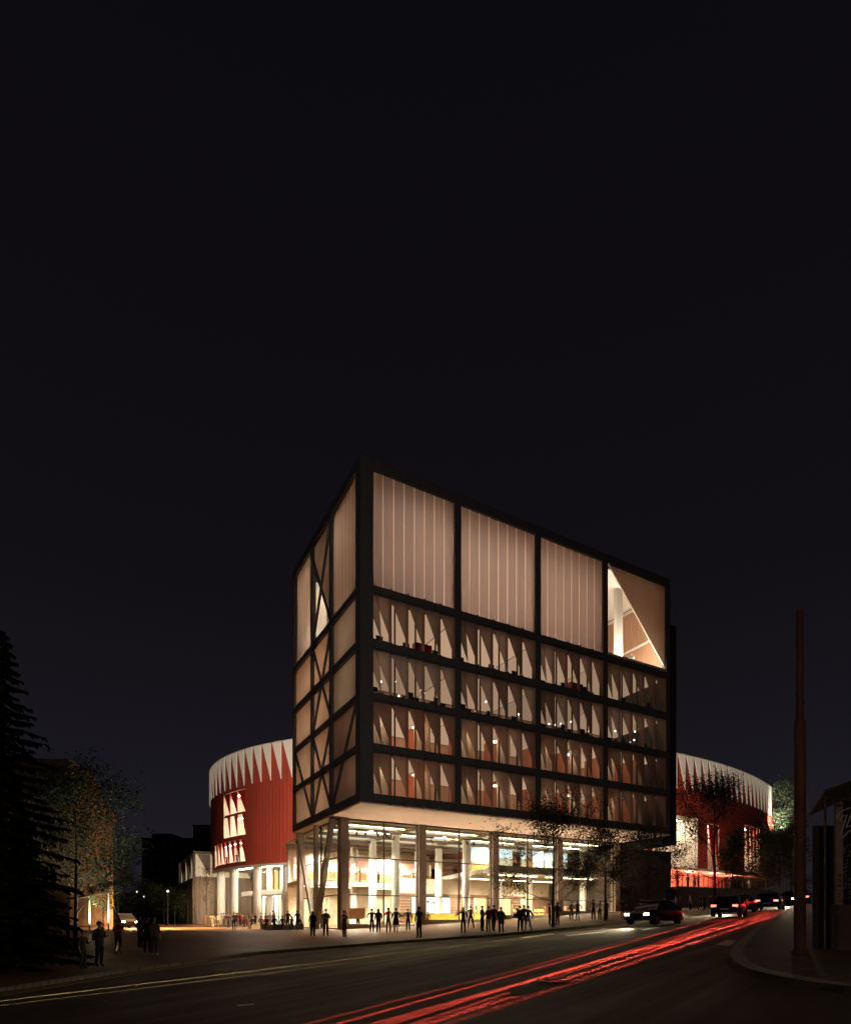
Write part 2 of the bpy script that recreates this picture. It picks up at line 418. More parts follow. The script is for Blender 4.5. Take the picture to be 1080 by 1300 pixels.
# walls, roof, slabs and the dark core
m = MB()
m.box(.4, DV-.3, ZB, 34.8, DV, ZT); m.box(34.4, .55, ZB, 34.8, DV-.3, ZT)
m.build('wall', M_frame, OB)
m = MB(); m.box(.0, .0, ZT, 34.8, DV, ZT+.15); m.build('roof', M_frame, OB)
m = MB(); m.box(.03, .03, ZB-.12, 34.77, DV-.03, ZB-.002); m.build('soffit', M_soffit, OB)
m = MB(); m.box(34.803, 1.0, 10.2, 37.0, 14, 33.7); m.box(34.805, 2, 33.7, 36.6, 12, 34.0); m.build('stair_core', mat('black_cladding', (.012, .011, .011), .8, var=.2), OB)
M_ceil = mat('office_ceiling', (.56, .42, .33), .8, var=.06)
M_floor = mat('office_floor', (.20, .13, .09), .6, var=.2)
M_owall = mat('office_wall', (.72, .52, .40), .8, var=.12, scale=.8)
for i in range(5):
    a, b = SL[i]
    m = MB(); m.mi(0).box(.42, .52, b-.25, 34.38, DV-.32, b-.05); m.mi(1).box(.42, .52, a+.1, 34.38, DV-.32, b-.26)
    m.build('floor_slab', [M_floor, M_ceil], OB)
# inner wall behind the rooms
m = MB()
for i in range(4): m.box(.42, 7.4, WZ[i][0]-.05, 34.38, 7.6, WZ[i][1]+.1)
m.build('corridor_wall', M_owall, OB)
m = MB(); m.box(25.2, .6, TZ[0]-.05, 25.4, DV-.4, TZ[1]); m.box(.6, 9.0, TZ[0]-.05, 25.2, 9.2, TZ[1]); m.build('partition', M_owall, OB)
# lights in the floors: slim luminaires, and ceilings that glow as if lit
M_lum = emis('luminaire_warm', (1, .68, .46), 6.2)
M_lum2 = emis('luminaire_upper', (1, .74, .58), 64)
M_lum3 = emis('luminaire_white', (1, .82, .68), 6)
area('corner_room_fill', W(29.6, 1.3, 28.15), W(30.4, 4.2, 36), 1500, (1, .80, .65), 7, .5)  # unseen area light added to brighten the corner room
def lum(u0, v0, u1, v1, z, mt, lab, grp):
    t = thing('ceiling_light', lab, 'light', W((u0+u1)/2, (v0+v1)/2, z), ROT, grp)
    a, b = (u1-u0)/2, (v1-v0)/2
    m = MB(); m.box(-a-.04, -b-.04, -.03, a+.04, b+.04, .0); m.build('housing', M_white, t)
    m = MB(); m.box(-a, -b, -.05, a, b, -.031); m.build('diffuser', mt, t)
FN = ['lowest', 'second', 'third', 'fourth']
for i in range(4):
    z = WZ[i][1]-.02+.12
    z = SL[i+1][0]+.1-.002
    for k, (a, b) in enumerate(BX):
        lv = [[.58, .50, .62, .46], [.62, .54, .44, .58], [.36, .44, .32, .40], [.52, .60, .48, .40]][i][k]
        pw = emis(f'ceiling_glow_{int(lv*100)}', (1, .61, .40), lv)  # ceiling colour emits, standing in for light on the plaster
        lum(a-.24 if k else a-.3, .9, b+.24, 7.3, z, pw, f'broad ceiling given its own glow, {FN[i]} floor of windows, {["first","second","third","fourth"][k]} bay from the corner', 'glowing ceilings of the office floors')
    lum(3.6, 8, 4.6, 16.8, z, emis('luminaire_side', (1, .79, .60), 155), f'slim ceiling light behind the side panels of the {FN[i]} office floor', 'ceiling lights behind the side panels')
for k, (a, b) in enumerate(BX[:3]):
    lum(a+1, 6.0, b-1, 6.5, 36.8, M_lum2, f'slim light behind the tall ribbed panel of the {["first","second","third"][k]} bay', 'lights of the top hall')
    lum(a+1, 6.0, b-1, 6.5, 28.2, M_lum2, f'floor light behind the ribbed panel of the {["first","second","third"][k]} bay', 'lights of the top hall')
lum(3.4, 12.8, 3.9, 16.8, 36.8, emis('luminaire_side2', (1, .70, .48), 52), 'slim light behind the ribbed side panels of the top hall', 'lights of the top hall')
lum(26, 10.5, 30, 10.8, 36.67, M_lum3, 'dim light at the rear of the top corner room', 'lights of the top hall')
for i in range(4): area('side_panel_fill', W(3.2, 3.8, (WZ[i][0]+WZ[i][1])/2), W(0, 3.8, (WZ[i][0]+WZ[i][1])/2), 120, (1, .77, .57), 2.0, 4.5)  # unseen area lights added to brighten the side panels near the corner
# windows of the front
M_shade = translucent('perforated_shade', (.55, .39, .30), .62, .18, .15, 1.5)
M_shades = [M_shade, translucent('perforated_shade_pale', (.64, .50, .41), .64, .24, .12, 1.5), translucent('perforated_shade_dark', (.44, .30, .235), .6, .13, .15, 1.5)]
M_alu = mat('bronze_aluminium', (.09, .07, .055), .45, .6)
M_litedge = mat('pale_mullion', (.55, .42, .33), .6)
for i, (z0, z1) in enumerate(WZ):
    for k, (a, b) in enumerate(BX):
        f = MB(); t_ = .07
        f.box(a, .22, z0, b, .34, z0+t_); f.box(a, .22, z1-t_, b, .34, z1); f.box(a, .22, z0+t_, a+t_, .34, z1-t_); f.box(b-t_, .22, z0+t_, b, .34, z1-t_)
        for q in (1, 2, 3):
            x = a+(b-a)*q/4+.12; f.box(x-.045, .22, z0+t_, x+.045, .36, z1-t_)
        wn = f.build('window', M_alu, OB)
        g = MB(); g.box(a+t_, .27, z0+t_, b-t_, .285, z1-t_); g.build('pane', M_glass, wn)
        n = 5
        for q in range(n):
            x0 = a+(b-a)*q/n+(.0 if q else 0); x1 = a+(b-a)*(q+1)/n
            s_ = MB(); lean = .10
            # folded triangular shade: full at the top, nothing at the foot
            x0s = x0 - .15
            P = [(x0+.12, .10, z1-.01), (x1+.10, .02, z1-.01), (x1+.10, .02, z0+.01)]
            if q == n-1: P = [(x0+.12, .10, z1-.01), (x1-.01, .02, z1-.01), (x1-.01, .02, z0+.01)]
            s_.slab(P, (0, .03, 0))
            # blade standing in from the fold
            s_.slab([(x1-.012 if q == n-1 else x1+.10, .05, z1-.01), (x1-.012 if q == n-1 else x1+.10, .05, z0+.01), (x1-.10, .20, z0+.01), (x1-.10, .20, z1-.01)], (.01, .02, 0))
            if q == 0:
                s_.slab([(a+.01, .1, z0+1.75), (a+.01, .1, z1-.01), (a+.5, .1, z1-.01), (a+.75, .1, z0+.02)], (0, .03, 0))
            s_.build('shade_panel', M_shades[(q*3+k*5+i*2+(q*k)) % 3], wn)
# tall ribbed panels
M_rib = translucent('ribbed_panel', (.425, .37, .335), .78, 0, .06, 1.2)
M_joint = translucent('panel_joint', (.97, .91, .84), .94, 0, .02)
def ribbed(o, x0, x1, z0, z1, y, n, mt, axis='u', amp=.03, pitch=.14):
    """corrugated translucent sheet between joints"""
    def P(s, d, z): return (s, d, z) if axis == 'u' else (d, s, z)
    st = (x1-x0)/n
    sg = 1
    for i in range(n):
        a = x0+i*st+.035; b = x0+(i+1)*st-.035
        k = max(2, int((b-a)/pitch))*2
        i0 = len(o.v)
        for j in range(k+1):
            s = a+(b-a)*j/k; d = y+(-amp if j % 2 == 0 else amp)
            o.v.append(P(s, d, z0)); o.v.append(P(s, d, z1))
        for j in range(k): o.f.append((i0+2*j, i0+2*j+2, i0+2*j+3, i0+2*j+1)); o.m.append(0)
    o.mi(1)
    for i in range(n+1):
        s = x0+i*st; e0 = max(x0, s-.045); e1 = min(x1, s+.045)
        e0, e1 = max(x0, s-.058), min(x1, s+.058)
        o.face([P(e0, y-.016, z0), P(e1, y-.016, z0), P(e1, y-.016, z1), P(e0, y-.016, z1)])
    o.mi(0)
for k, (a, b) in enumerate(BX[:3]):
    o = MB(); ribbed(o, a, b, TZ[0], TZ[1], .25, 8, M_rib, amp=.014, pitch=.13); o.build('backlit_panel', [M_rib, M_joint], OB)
# top corner room with a clear triangle
a, b = BX[3]
o = MB(); o.slab([(a+.35, .22, TZ[1]), (b, .22, TZ[1]), (b, .22, TZ[0]+.5)], (0, .06, 0)); o.build('backlit_panel', translucent('smooth_panel', (.50, .41, .35), .8, 0, .08, .6), OB)
o = MB(); o.beam((a+.3, .2, TZ[1]), (b, .2, TZ[0]+.4), .06, .12, (0, 1, 0)); o.build('sloping_trim', M_litedge, OB)
o = MB(); o.box(a, .32, TZ[0], b, .335, TZ[1]); o.build('pane', M_glass, OB)
o = MB(); o.box(a, -.03, TZ[0]-.1, b, .04, TZ[0]+.18); o.build('window_sill', M_litedge, OB)
o = MB(); o.box(25.45, .6, 36.68, 34.36, 12, 36.74); o.build('room_ceiling', M_white, OB)
o = MB(); o.box(34.30, .6, TZ[0]-.05, 34.38, 12, 36.67); o.box(25.45, 12, TZ[0]-.05, 34.3, 12.2, 36.67); o.build('timber_wall', M_wood, OB)
o = MB(); o.box(29.7, 2.5, TZ[0]-.05, 30.6, 2.9, 36.67); o.build('column', M_colw, OB)
o = MB(); o.box(34.2, 2.3, 31.9, 34.298, 6.2, 32.12); o.box(34.2, 4.4, 36.2, 34.298, 8.4, 36.5); o.build('stair_rail', M_white, OB)
# panels of the side face
M_side = translucent('frosted_panel', (.52, .46, .40), .78, 0, .1, .5, (1, 1, 1))
for i in range(4):
    za = SL[i][1] if i == 0 else SL[i][1]-.12; zb = SL[i+1][0]+.12
    for j in range(3):
        o = MB(); o.box(.26, LM[j][1]+.002, za, .29, LM[j+1][0]-.002, zb); o.build('frosted_panel', M_side, OB)
za, zb = SL[4][1]-.1, 36.85
for j in (0, 2):
    o = MB(); ribbed(o, LM[j][1], LM[j+1][0], za+.1, zb, .28, 7, M_rib, 'v', amp=.014); o.build('backlit_panel', [translucent('side_ribbed_panel_dimmed', (.25, .20, .16), .75, 0, .06, 1.2), translucent('side_panel_joint_dimmed', (.40, .33, .27), .85)], OB)  # darker copy of the ribbed panel, weaker backlight put into its colour
y0, y1 = LM[1][1], LM[2][0]
o = MB(); o.slab([(.26, y1, 35.7), (.26, y1, zb), (.26, y0, zb), (.26, y0, za)], (.03, 0, 0)); o.build('frosted_panel', M_side, OB)
o = MB(); o.slab([(.3, y1, za), (.3, y1, 35.7), (.3, y0, za)], (.012, 0, 0)); o.build('pane', M_glass, OB)
o = MB(); o.box(.42, 16.9, 28, 6.5, 17.0, 36.8); o.box(6.5, 9.3, 28, 6.6, 17.0, 36.8); o.build('partition', M_white, OB)
area('top_room_fill', W(3.0, 12.5, 28.15), W(3.0, 15.5, 33), 480, (1, .82, .68), 3, .5)  # unseen area light added to whiten the wall behind the clear triangle
# ---- ground floor hall
GV = 6.57; GU = .91
HZ = ZB-.13
for k in range(5):
    u = [1.28, 8.95, 17.25, 25.6, 34.0][k]
    z = hgt(*W(u, GV)[:2])
    o = MB(); o.box(u-.37, GV-.15, z-.3, u+.37, GV+.6, HZ); o.build('column', M_column, OB)
# curtain wall bays
us = [1.65, 8.58, 9.32, 16.88, 17.62, 25.23, 25.97, 33.63]
for k in range(4):
    a, b = us[2*k], us[2*k+1]; z0 = hgt(*W(a, GV)[:2])+(.55 if k == 0 else .2)
    zc = hgt(*W(b, GV)[:2])
    f = MB()
    for x in (a, (a+b)/2, b): f.box(x-.05 if x != a else x, GV+.1, z0, x+.05 if x != b else x, GV+.22, HZ)
    for z in (4.3, 7.6): f.box(a, GV+.12, z-.045, b, GV+.2, z+.045)
    f.box(a, GV+.1, HZ-.12, b, GV+.24, HZ-.005)
    wn = f.build('window', M_alu, OB)
    g = MB(); g.box(a+.06, GV+.15, z0, b-.06, GV+.165, HZ-.12); g.build('pane', M_glass, wn)
    if k == 0:
        p = MB(); p.box(a, GV+.05, z0-.8, b, GV+.4, z0); p.build('plinth', M_column, OB)
    else:
        p = MB(); p.box(a, GV+.08, zc-.8, b, GV+.3, zc+.16); p.build('plinth', M_column, OB)
# left glazing with V braces
f = MB()
for v in (GV+.65, 11.75, 17.4): f.box(GU, v-.06, 1.2, GU+.14, v+.06, HZ)
for z in (4.3, 7.6): f.box(GU+.02, GV+.6, z-.04, GU+.12, 17.4, z+.04)
f.box(GU, GV+.6, HZ-.1, GU+.2, 17.4, HZ-.004)
wn = f.build('window', M_alu, OB)
g = MB(); g.box(GU+.06, GV+.7, 1.4, GU+.075, 17.3, HZ-.1); g.build('pane', M_glass, wn)
f = MB(); f.box(GU-.05, GV+.6, .6, GU+.3, 17.5, 1.4); f.build('plinth', M_column, OB)
M_brace = mat('brace_paint', (.50, .41, .33), .6, var=.08)
for (v0, v1) in ((11.75, 17.2), (11.75, 7.3)):
    o = MB(); o.beam((.45, v0, 1.0), (.45, v1, HZ), .42, .42, (1, 0, 0)); o.build('diagonal_brace', M_brace, OB)
o = MB(); o.box(.3, 11.5, .9, .62, 12.0, HZ); o.box(.5, 17.0, .9, .9, 17.6, HZ); o.build('column', M_brace, OB)
# dark end wall under the box
z = 2.0
o = MB(); o.box(34.4, GV, z, 43.0, GV+.4, 10.4); o.box(34.4, GV+.4, z, 34.8, 20, 10.4); o.box(42.6, GV+.4, z, 43, 14, 10.4); o.build('end_wall', M_dark, OB)
# ceiling of the hall: baffles
M_hceil = mat('hall_ceiling', (.66, .55, .42), .8, var=.05)
o = MB(); o.box(1.2, GV+.5, HZ-.06, 34.2, 26, HZ-.01)
for k in range(12):
    v = GV+1.3+k*1.6; o.box(1.2, v, HZ-.17, 34.2, v+.1, HZ-.06)
o.build('hall_ceiling', M_hceil, OB)
o = MB()
for k in range(5): o.box(1.2, GV+2.6+k*3.7, HZ-.62, 34.2, GV+2.9+k*3.7, HZ-.36)
o.build('service_duct', mat('duct_dark', (.10, .085, .075), .6), OB)
M_hl = emis('hall_lamp', (1, .80, .55), 32)
cnt = 0
for r_, v in enumerate((8.6, 11.9, 15.1, 18.4, 22.2)):
    for c_, (a, b) in enumerate(((2, 8.2), (9.6, 16.4), (18, 25), (26.4, 33.4))):
        if v > 20 and c_ > 1: continue
        lum(a, v, b, v+.16, HZ-.18, M_hl if r_ else emis('hall_lamp_front', (1, .72, .42), 32), f'long ceiling light of the glazed hall, row {["at the glass","second back","middle","fourth back","rearmost"][r_]}, {["corner","second","third","end"][c_]} bay', 'long ceiling lights of the hall')
for k, (a, b, v, z, lab) in enumerate(((18.6, 25, 9.5, 6.99, 'added front light under the mezzanine, third bay'), (26.4, 33.2, 9.5, 6.99, 'added front light under the mezzanine, last bay'), (19.4, 25, 15.5, 6.99, 'added rear light under the mezzanine, third bay'), (26.4, 33.2, 15.5, 6.99, 'added rear light under the mezzanine, last bay'), (2, 9, 22.3, 5.99, 'added left light under the rear gallery'), (11, 18.5, 22.3, 5.99, 'added right light under the rear gallery'))):
    lum(a, v, b, v+.35, z, emis('mezz_fill', (1, .78, .50), 30), lab, 'added lights under the galleries of the hall')  # lights added to brighten the dark space below the galleries
# broad ceiling fields that glow in place of evenly lit plaster
for c_, (a, b) in enumerate(((2, 8.2), (9.6, 16.4), (18, 25), (26.4, 33.4))):
    for r_, (v0, v1) in enumerate(((8.9, 11.7), (12.3, 14.9), (15.5, 18.2))):
        lum(a, v0, b, v1, HZ-.062, emis('ceiling_field_glow', (1, .79, .53), 1.0), f'broad ceiling field given its own glow in the glazed hall, {["corner","second","third","end"][c_]} bay, {["front","middle","rear"][r_]} one', 'glowing ceiling fields of the hall')
for u in (5, 13, 21, 29.5):  # spots without fixtures, added to brighten the hall
    for v in (9.2, 13.6, 19.0):
        if v > 18 and u > 20: continue
        spot('hall_fill_spot', W(u, v, HZ-.5), W(u, v+.3, 0), 8000, (1, .83, .62), 140, .6, .12)
for u in (5, 14): spot('hall_fill_spot', W(u, 23, HZ-.5), W(u, 23.6, 0), 6500, (1, .83, .62), 140, .6, .12)
for u in (21.5, 29.5):  # further bare spots added below the mezzanine and gallery
    for v in (10, 15.5): spot('hall_fill_spot', W(u, v, 6.9), W(u, v+.3, 0), 3000, (1, .81, .58), 145, .6, .12)
for u in (5, 14): spot('hall_fill_spot', W(u, 22.5, 5.9), W(u, 22.5, 0), 2800, (1, .81, .58), 145, .6, .12)
# linear uplights added along the plinth to brighten the soffit
for k in range(4):
    u = 4.9+k*8.4; z = hgt(*W(u, GV-.5)[:2])+.12
    t = thing('added_uplight', ['added linear uplight at the foot of the corner glass bay', 'added linear uplight at the foot of the second glass bay', 'added linear uplight at the foot of the third glass bay', 'added linear uplight at the foot of the last glass bay'][k], 'light', W(u, GV-.5, z+.02), ROT, 'added uplights before the hall')
    t.rotation_euler = (0, -.0614, ROT)
    m = MB(); m.box(-3.0, -.08, -.1, 3.0, .08, .03); m.build('housing', M_alu, t)
    m = MB(); m.box(-2.95, -.05, .031, 2.95, .05, .045); m.build('diffuser', emis('added_uplight_strip', (1, .74, .48), 1.2), t)
    l = area('soffit_fill', (0, 0, .1), (0, -.25, 3), 380, (1, .74, .50), 5.8, .15, t); l.data.spread = radians(120)
# floor of the hall
o = MB(); o.box(1.2, GV+.4, .9, 17.2, 27, 1.3); o.box(17.2, GV+.4, 1.2, 34.2, 20, 2.0); o.build('hall_floor', mat('hall_floor', (.58, .47, .34), .35, var=.15, scale=.7), OB)
o = MB(); o.box(11.5, 18.2, 1.2, 34.3, 18.5, 5.25)
o.build('rear_wall', mat('brown_wall', (.26, .15, .10), .7, var=.1), OB)
o = MB()
for i in range(64):
    for j in range(9):
        u = 11.9+i*.30; z = 2.1+j*.34
        if not (13.7 < u < 19.1 and z < 4.9 and z > 2.9): o.box(u, 18.15, z, u+.13, 18.198, z+.13)
o.build('peg_pattern', mat('pegs', (.62, .45, .27), .6), OB)
o = MB(); o.box(12.2, 18.5, 5.25, 34.3, 19, 6.99); o.box(1.6, 24.9, 1.2, 20, 25.2, HZ-.5); o.build('upper_wall', mat('beige_wall', (.74, .63, .48), .8, var=.1), OB)
# mezzanine
o = MB(); o.prism([(17.65, 7.4), (33.6, 7.4), (33.6, 21), (19.4, 21), (18.0, 13)], 7.0, 7.5)
o.prism([(1.6, 20.5), (19.2, 20.5), (19.2, 24.9), (1.6, 24.9)], 6.0, 6.45); o.build('mezzanine', M_white, OB)
o = MB(); o.box(17.65, GV+.25, 6.95, 33.6, GV+.75, 7.6); o.build('mezzanine_edge', M_column, OB)
o = MB(); o.box(17.7, 7.9, 7.5, 33.5, 7.93, 8.55); o.slab([(18.05, 8, 7.5), (19.3, 20.9, 7.5), (19.3, 20.9, 8.6), (18.05, 8, 8.6)], (.03, 0, 0)); o.box(1.6, 20.55, 6.45, 19.2, 20.58, 7.5); o.build('balustrade', glass('tinted_glass', (.85, .72, .58)), OB)
for (u, v) in ((.9+1.2, 22), (8.5, 11.2), (16.8, 11.2), (25.2, 11.2), (33.3, 11.2), (8.5, 16.8), (16.8, 17), (25.2, 16.8), (8.5, 22), (16.8, 22)):
    o = MB(); o.lathe((u, v, .8), [(.4, 0), (.4, HZ-.85)], 20); c = o.build('column', M_colw, OB); smooth_angle(c)
def wl(u, v, z): return W(u, v, z)
# things inside the hall
def boxthing(name, lab, cat, u, v, z, parts, grp=None):
    t = thing(name, lab, cat, W(u, v, z), ROT, grp)
    for (pn, mt, bl) in parts:
        m = MB()
        for bx in bl: m.box(*bx)
        m.build(pn, mt, t)
    return t
M_yel = mat('yellow_counter', (.85, .62, .10), .5, emit=.8, ecol=(.9, .62, .08))
boxthing('bar_counter', 'long yellow glowing bar counter before the brown pegboard wall', 'counter', 17.2, 14.5, 1.9, [
    ('counter_front', M_yel, [(-5, 0, -.4, 5, .08, .95)]), ('worktop', M_white, [(-5.1, -.08, .95, 5.1, .8, 1.02)]), ('body', M_wood, [(-4.95, .08, -.4, 4.95, .7, .94)])])
boxthing('wall_screen', 'large bright white screen with dark leaf shapes behind the bar', 'screen', 16.4, 18.1, 3.0, [
    ('casing', M_alu, [(-2.6, -.06, -.06, 2.6, .0, 1.9)]), ('display', emis('screen_white', (1, .98, .94), 1.6), [(-2.54, -.09, 0, 2.54, -.061, 1.84)]),
    ('picture', mat('leaf_green', (.25, .27, .16), .7), [(-.6, -.1, 1.2, -.3, -.091, 1.45), (.2, -.1, 1.1, .9, -.091, 1.35), (.4, -.1, .9, .7, -.091, 1.1), (-1.1, -.1, 1.4, -.9, -.091, 1.55), (1.3, -.1, 1.3, 1.6, -.091, 1.45)])])
M_pic = mat('ochre_print', (.62, .42, .16), .6, emit=1.0, ecol=(1, .72, .32), var=.6, scale=2.2)
for (u, wd, lb) in ((23.2, 1.7, 'framed ochre picture left of the third facade column'), (26.6, 2.1, 'framed ochre picture right of the third facade column'), (30.2, 1.6, 'smaller framed ochre picture deep in the hall behind the street tree')):
    boxthing('framed_picture', lb, 'picture', u, 18.1, 2.9, [('frame', M_white, [(-wd/2-.08, -.05, -.08, wd/2+.08, -.02, 2.08)]), ('print', M_pic, [(-wd/2, -.06, 0, wd/2, -.051, 2.0)])], 'framed pictures of the hall')
M_ban = mat('pink_banner_glow', (.8, .34, .26), .7, emit=.9, ecol=(.95, .30, .22), var=.5, scale=1.1)  # banner cloth glows by itself, hall light put into its colour
M_ban2 = mat('cream_banner_glow', (.85, .66, .5), .7, emit=1.0, ecol=(1, .75, .5), var=.5, scale=3)
for k, (u0, u1) in enumerate(((2.2, 5.6), (6.1, 9.6), (10.1, 13.4), (13.9, 18))):
    boxthing('wall_banner', f'{["first","second","third","last"][k]} pink and cream banner from the corner on the rear wall', 'banner', (u0+u1)/2, 24.7, 6.9, [
        ('cloth', M_ban2, [(-(u1-u0)/2, 0, 0, (u1-u0)/2, .05, 2.0)]), ('stripe', M_ban, [(-(u1-u0)/2, -.02, 1.6, (u1-u0)/2, -.005, 2.4), (-(u1-u0)/2+.3, -.02, .15, -(u1-u0)/2+1.1, -.005, 1.1), (.2, -.02, .3, 1.3, -.005, 1.3)])], 'banners at the rear of the hall')
M_sky = mat('sky_print', (.30, .42, .50), .6, emit=1.2, ecol=(.55, .70, .74), var=.8, scale=.8)
for k, (u0, u1) in enumerate(((19.2, 22.6), (22.9, 25.0), (26.2, 29.6), (29.9, 33.4))):
    boxthing('lit_poster', f'{["first","second","third","last"][k]} pale blue lit poster from the balcony tip on the upper level', 'poster', (u0+u1)/2, 14.0, 7.5, [
        ('board', M_column, [(-(u1-u0)/2, 0, 0, (u1-u0)/2, .12, 3.0)]), ('print', M_sky, [(-(u1-u0)/2+.05, -.03, 1.0, (u1-u0)/2-.05, -.003, 2.9)]), ('base_panel', M_pic, [(-(u1-u0)/2+.05, -.03, .1, (u1-u0)/2-.05, -.003, .95)])], 'lit posters of the upper level')
# shelves with goods at the right part of the hall
for k, u in enumerate((20.6, 24.6, 27.6, 30.4, 32.6)):
    bl = [(-.9, 0, 0, -.84, .4, 1.9), (.84, 0, 0, .9, .4, 1.9)]+[(-.84, 0, z_, .84, .4, z_+.04) for z_ in (.1, .6, 1.1, 1.6, 1.86)]
    gd = []
    rr = random.Random(k)
    for z_ in (.14, .64, 1.14):
        x = -.8
        while x < .7:
            w_ = rr.uniform(.08, .2); gd.append((x, .06, z_, x+w_-.02, .3, z_+rr.uniform(.15, .38))); x += w_
    boxthing('display_shelf', f'{["wooden shelf of amber goods behind the end of the bar","wooden shelf of amber goods left of the fourth facade column","wooden shelf of amber goods right of the fourth facade column","wooden shelf of amber goods behind the second street tree","wooden shelf of amber goods by the last facade column"][k]}', 'shelf', u+.3, 12.6 if k else 16.5, 2.0, [
        ('shelf_frame', M_wood, bl), ('goods', mat('amber_goods', (.75, .42, .12), .5, emit=1.1, ecol=(1, .58, .18), var=.6, scale=7), gd)], 'shelves of goods in the hall')
# low white tables
for k, (u, v) in enumerate(((6.2, 9.4), (28.3, 9.6), (23.2, 9.6))):
    t = thing('round_table', ['round white table just inside the corner glass', 'round white table behind the fourth facade bay', 'round white table right of the third facade column'][k], 'table', W(u, v, 1.3 if k == 0 else 2.0), ROT, 'round tables in the hall')
    m = MB(); m.lathe((0, 0, 0), [(.55, .70), (.6, .72), (.6, .75), (.001, .75)], 20); m.build('tabletop', M_white, t)
    m = MB(); m.lathe((0, 0, 0), [(.28, 0), (.28, .03), (.04, .06), (.04, .70)], 14); m.build('pedestal', M_alu, t)
# track spotlights under the hall ceiling
def trackspot(u, v, flip, lab):
    t = thing('track_spotlight', lab, 'spotlight', W(u, v, HZ-.6), ROT, 'dark track spotlights under the hall ceiling')
    m = MB(); m.box(-.75, -.05, -.1, .75, .05, 0); m.build('track', M_alu, t)
    for s in (-.45, .4):
        m = MB(); m.tube([(s, 0, -.1), (s, 0, -.35)], .03, 6); m.tube([(s, 0, -.28), (s+.16*flip, -.1, -.62)], [.09, .11], 10); m.build('lamp_head', M_alu, t)
for k, (u, v) in enumerate(((3.6, 8.2), (5.4, 7.9), (6.9, 9.0), (11.2, 9.5), (13.4, 9.1), (15.6, 8.7), (20.2, 8.7), (22.4, 9.3))):
    trackspot(u, v, 1 if k % 2 else -1, ['dark track spotlight nearest the corner column', 'dark track spotlight in the middle of the corner bay', 'dark track spotlight before the first white column', 'dark track spotlight just right of the second facade column', 'dark track spotlight mid second bay', 'dark track spotlight left of the third facade column', 'dark track spotlight right of the third facade column', 'dark track spotlight behind the crown of the street tree'][k])
# orange lounge screen with a slight glow
boxthing('lounge_partition', 'orange curved booth screen just inside the corner glass', 'screen', 3.2, 8.6, 1.3, [('screen', mat('orange_felt', (.75, .33, .12), .8, emit=.15, ecol=(.8, .35, .12)), [(-.9, 0, .9, .9, .06, 1.9)]), ('bench', M_white, [(-.9, -.5, 0, .9, 0, .45)])])
# pendant lamps and desks behind the office windows
M_lampglow = emis('pendant_glow', (1, .86, .70), 4.0)
for i in range(2):
    for k, (a, b) in enumerate(BX):
        for q in (0, 1):
            u = a+(.95 if q == 0 else 4.55); v = 1.5; z = WZ[i][1]-.9
            if k == 3 and q: continue
            t = thing('pendant_lamp', f'wide disc pendant lamp behind the {FN[i]} row of windows, {["first","second","third","fourth"][k]} bay, {["near the left mullion","mid bay"][q]}', 'lamp', W(u, v, z), 0, 'disc pendant lamps in the offices')
            m = MB(); m.lathe((0, 0, 0), [(.42, .0), (.44, .05), (.12, .16), (.03, .2)], 20); m.build('lamp_shade', M_white, t)
            m = MB(); m.lathe((0, 0, 0), [(.001, -.03), (.4, -.025), (.4, -.002), (.001, -.002)], 20); m.build('diffuser', M_lampglow, t)
            m = MB(); m.tube([(0, 0, .2), (0, 0, .9)], .012, 5); m.build('cord', M_alu, t)
            point('pendant_light', W(u, v, z-.15), 55, (1, .74, .52), .3)
rr = random.Random(3)
GB = []
for k in range(24):
    a, b = BX[k % 4]; GB.append((k % 4, rr.uniform(a+.4, b-.4), rr.uniform(1.0, 4.5), WZ[2][1]-rr.uniform(.7, 1.8)))
GB.sort()
for k, (bay, u, v, z) in enumerate(GB):
    n_ = sum(1 for g in GB[:k] if g[0] == bay)
    t = thing('bulb_pendant', f'tiny white globe pendant of the third window row, {["corner","second","third","end"][bay]} bay, {["leftmost","second","third","fourth","fifth","rightmost"][n_]} of six', 'lamp', W(u, v, z), 0, 'globe pendant bulbs of the third row')
    m = MB(); m.ball((0, 0, 0), .085, 10, 6); m.build('globe', emis('globe_glow', (1, .85, .68), 5), t)
    m = MB(); m.tube([(0, 0, .08), (0, 0, WZ[2][1]-z)], .008, 4); m.build('cord', M_alu, t)
M_cur = [translucent('sheer_curtain', (.80, .66, .52), .5, .0, .2, 6, (8, 8, .2)), mat('terracotta_wall', (.60, .26, .17), .8, var=.15, scale=1.2)]
for i in range(2):
    for k, (a, b) in enumerate(BX):
        for q in range(2):
            x0 = a+.2+q*(b-a)/2; x1 = x0+1.5
            m = MB(); n_ = 30; i0 = len(m.v)
            for j in range(n_+1):
                s = x0+(x1-x0)*j/n_; m.v.append((s, .75+.06*sin(j*1.7), WZ[i][0])); m.v.append((s, .75+.06*sin(j*1.7), WZ[i][1]))
            for j in range(n_): m.f.append((i0+2*j, i0+2*j+2, i0+2*j+3, i0+2*j+1)); m.m.append(0)
            m.build('curtain', M_cur[0], OB, smooth=True)
        m = MB()
        for q in range(2): m.box(a+1.9+q*(b-a)/2, 1.2, WZ[i][0]-.04, a+2.0+q*(b-a)/2, 5.2, WZ[i][1]+.1)
        m.build('room_divider', M_cur[1], OB)
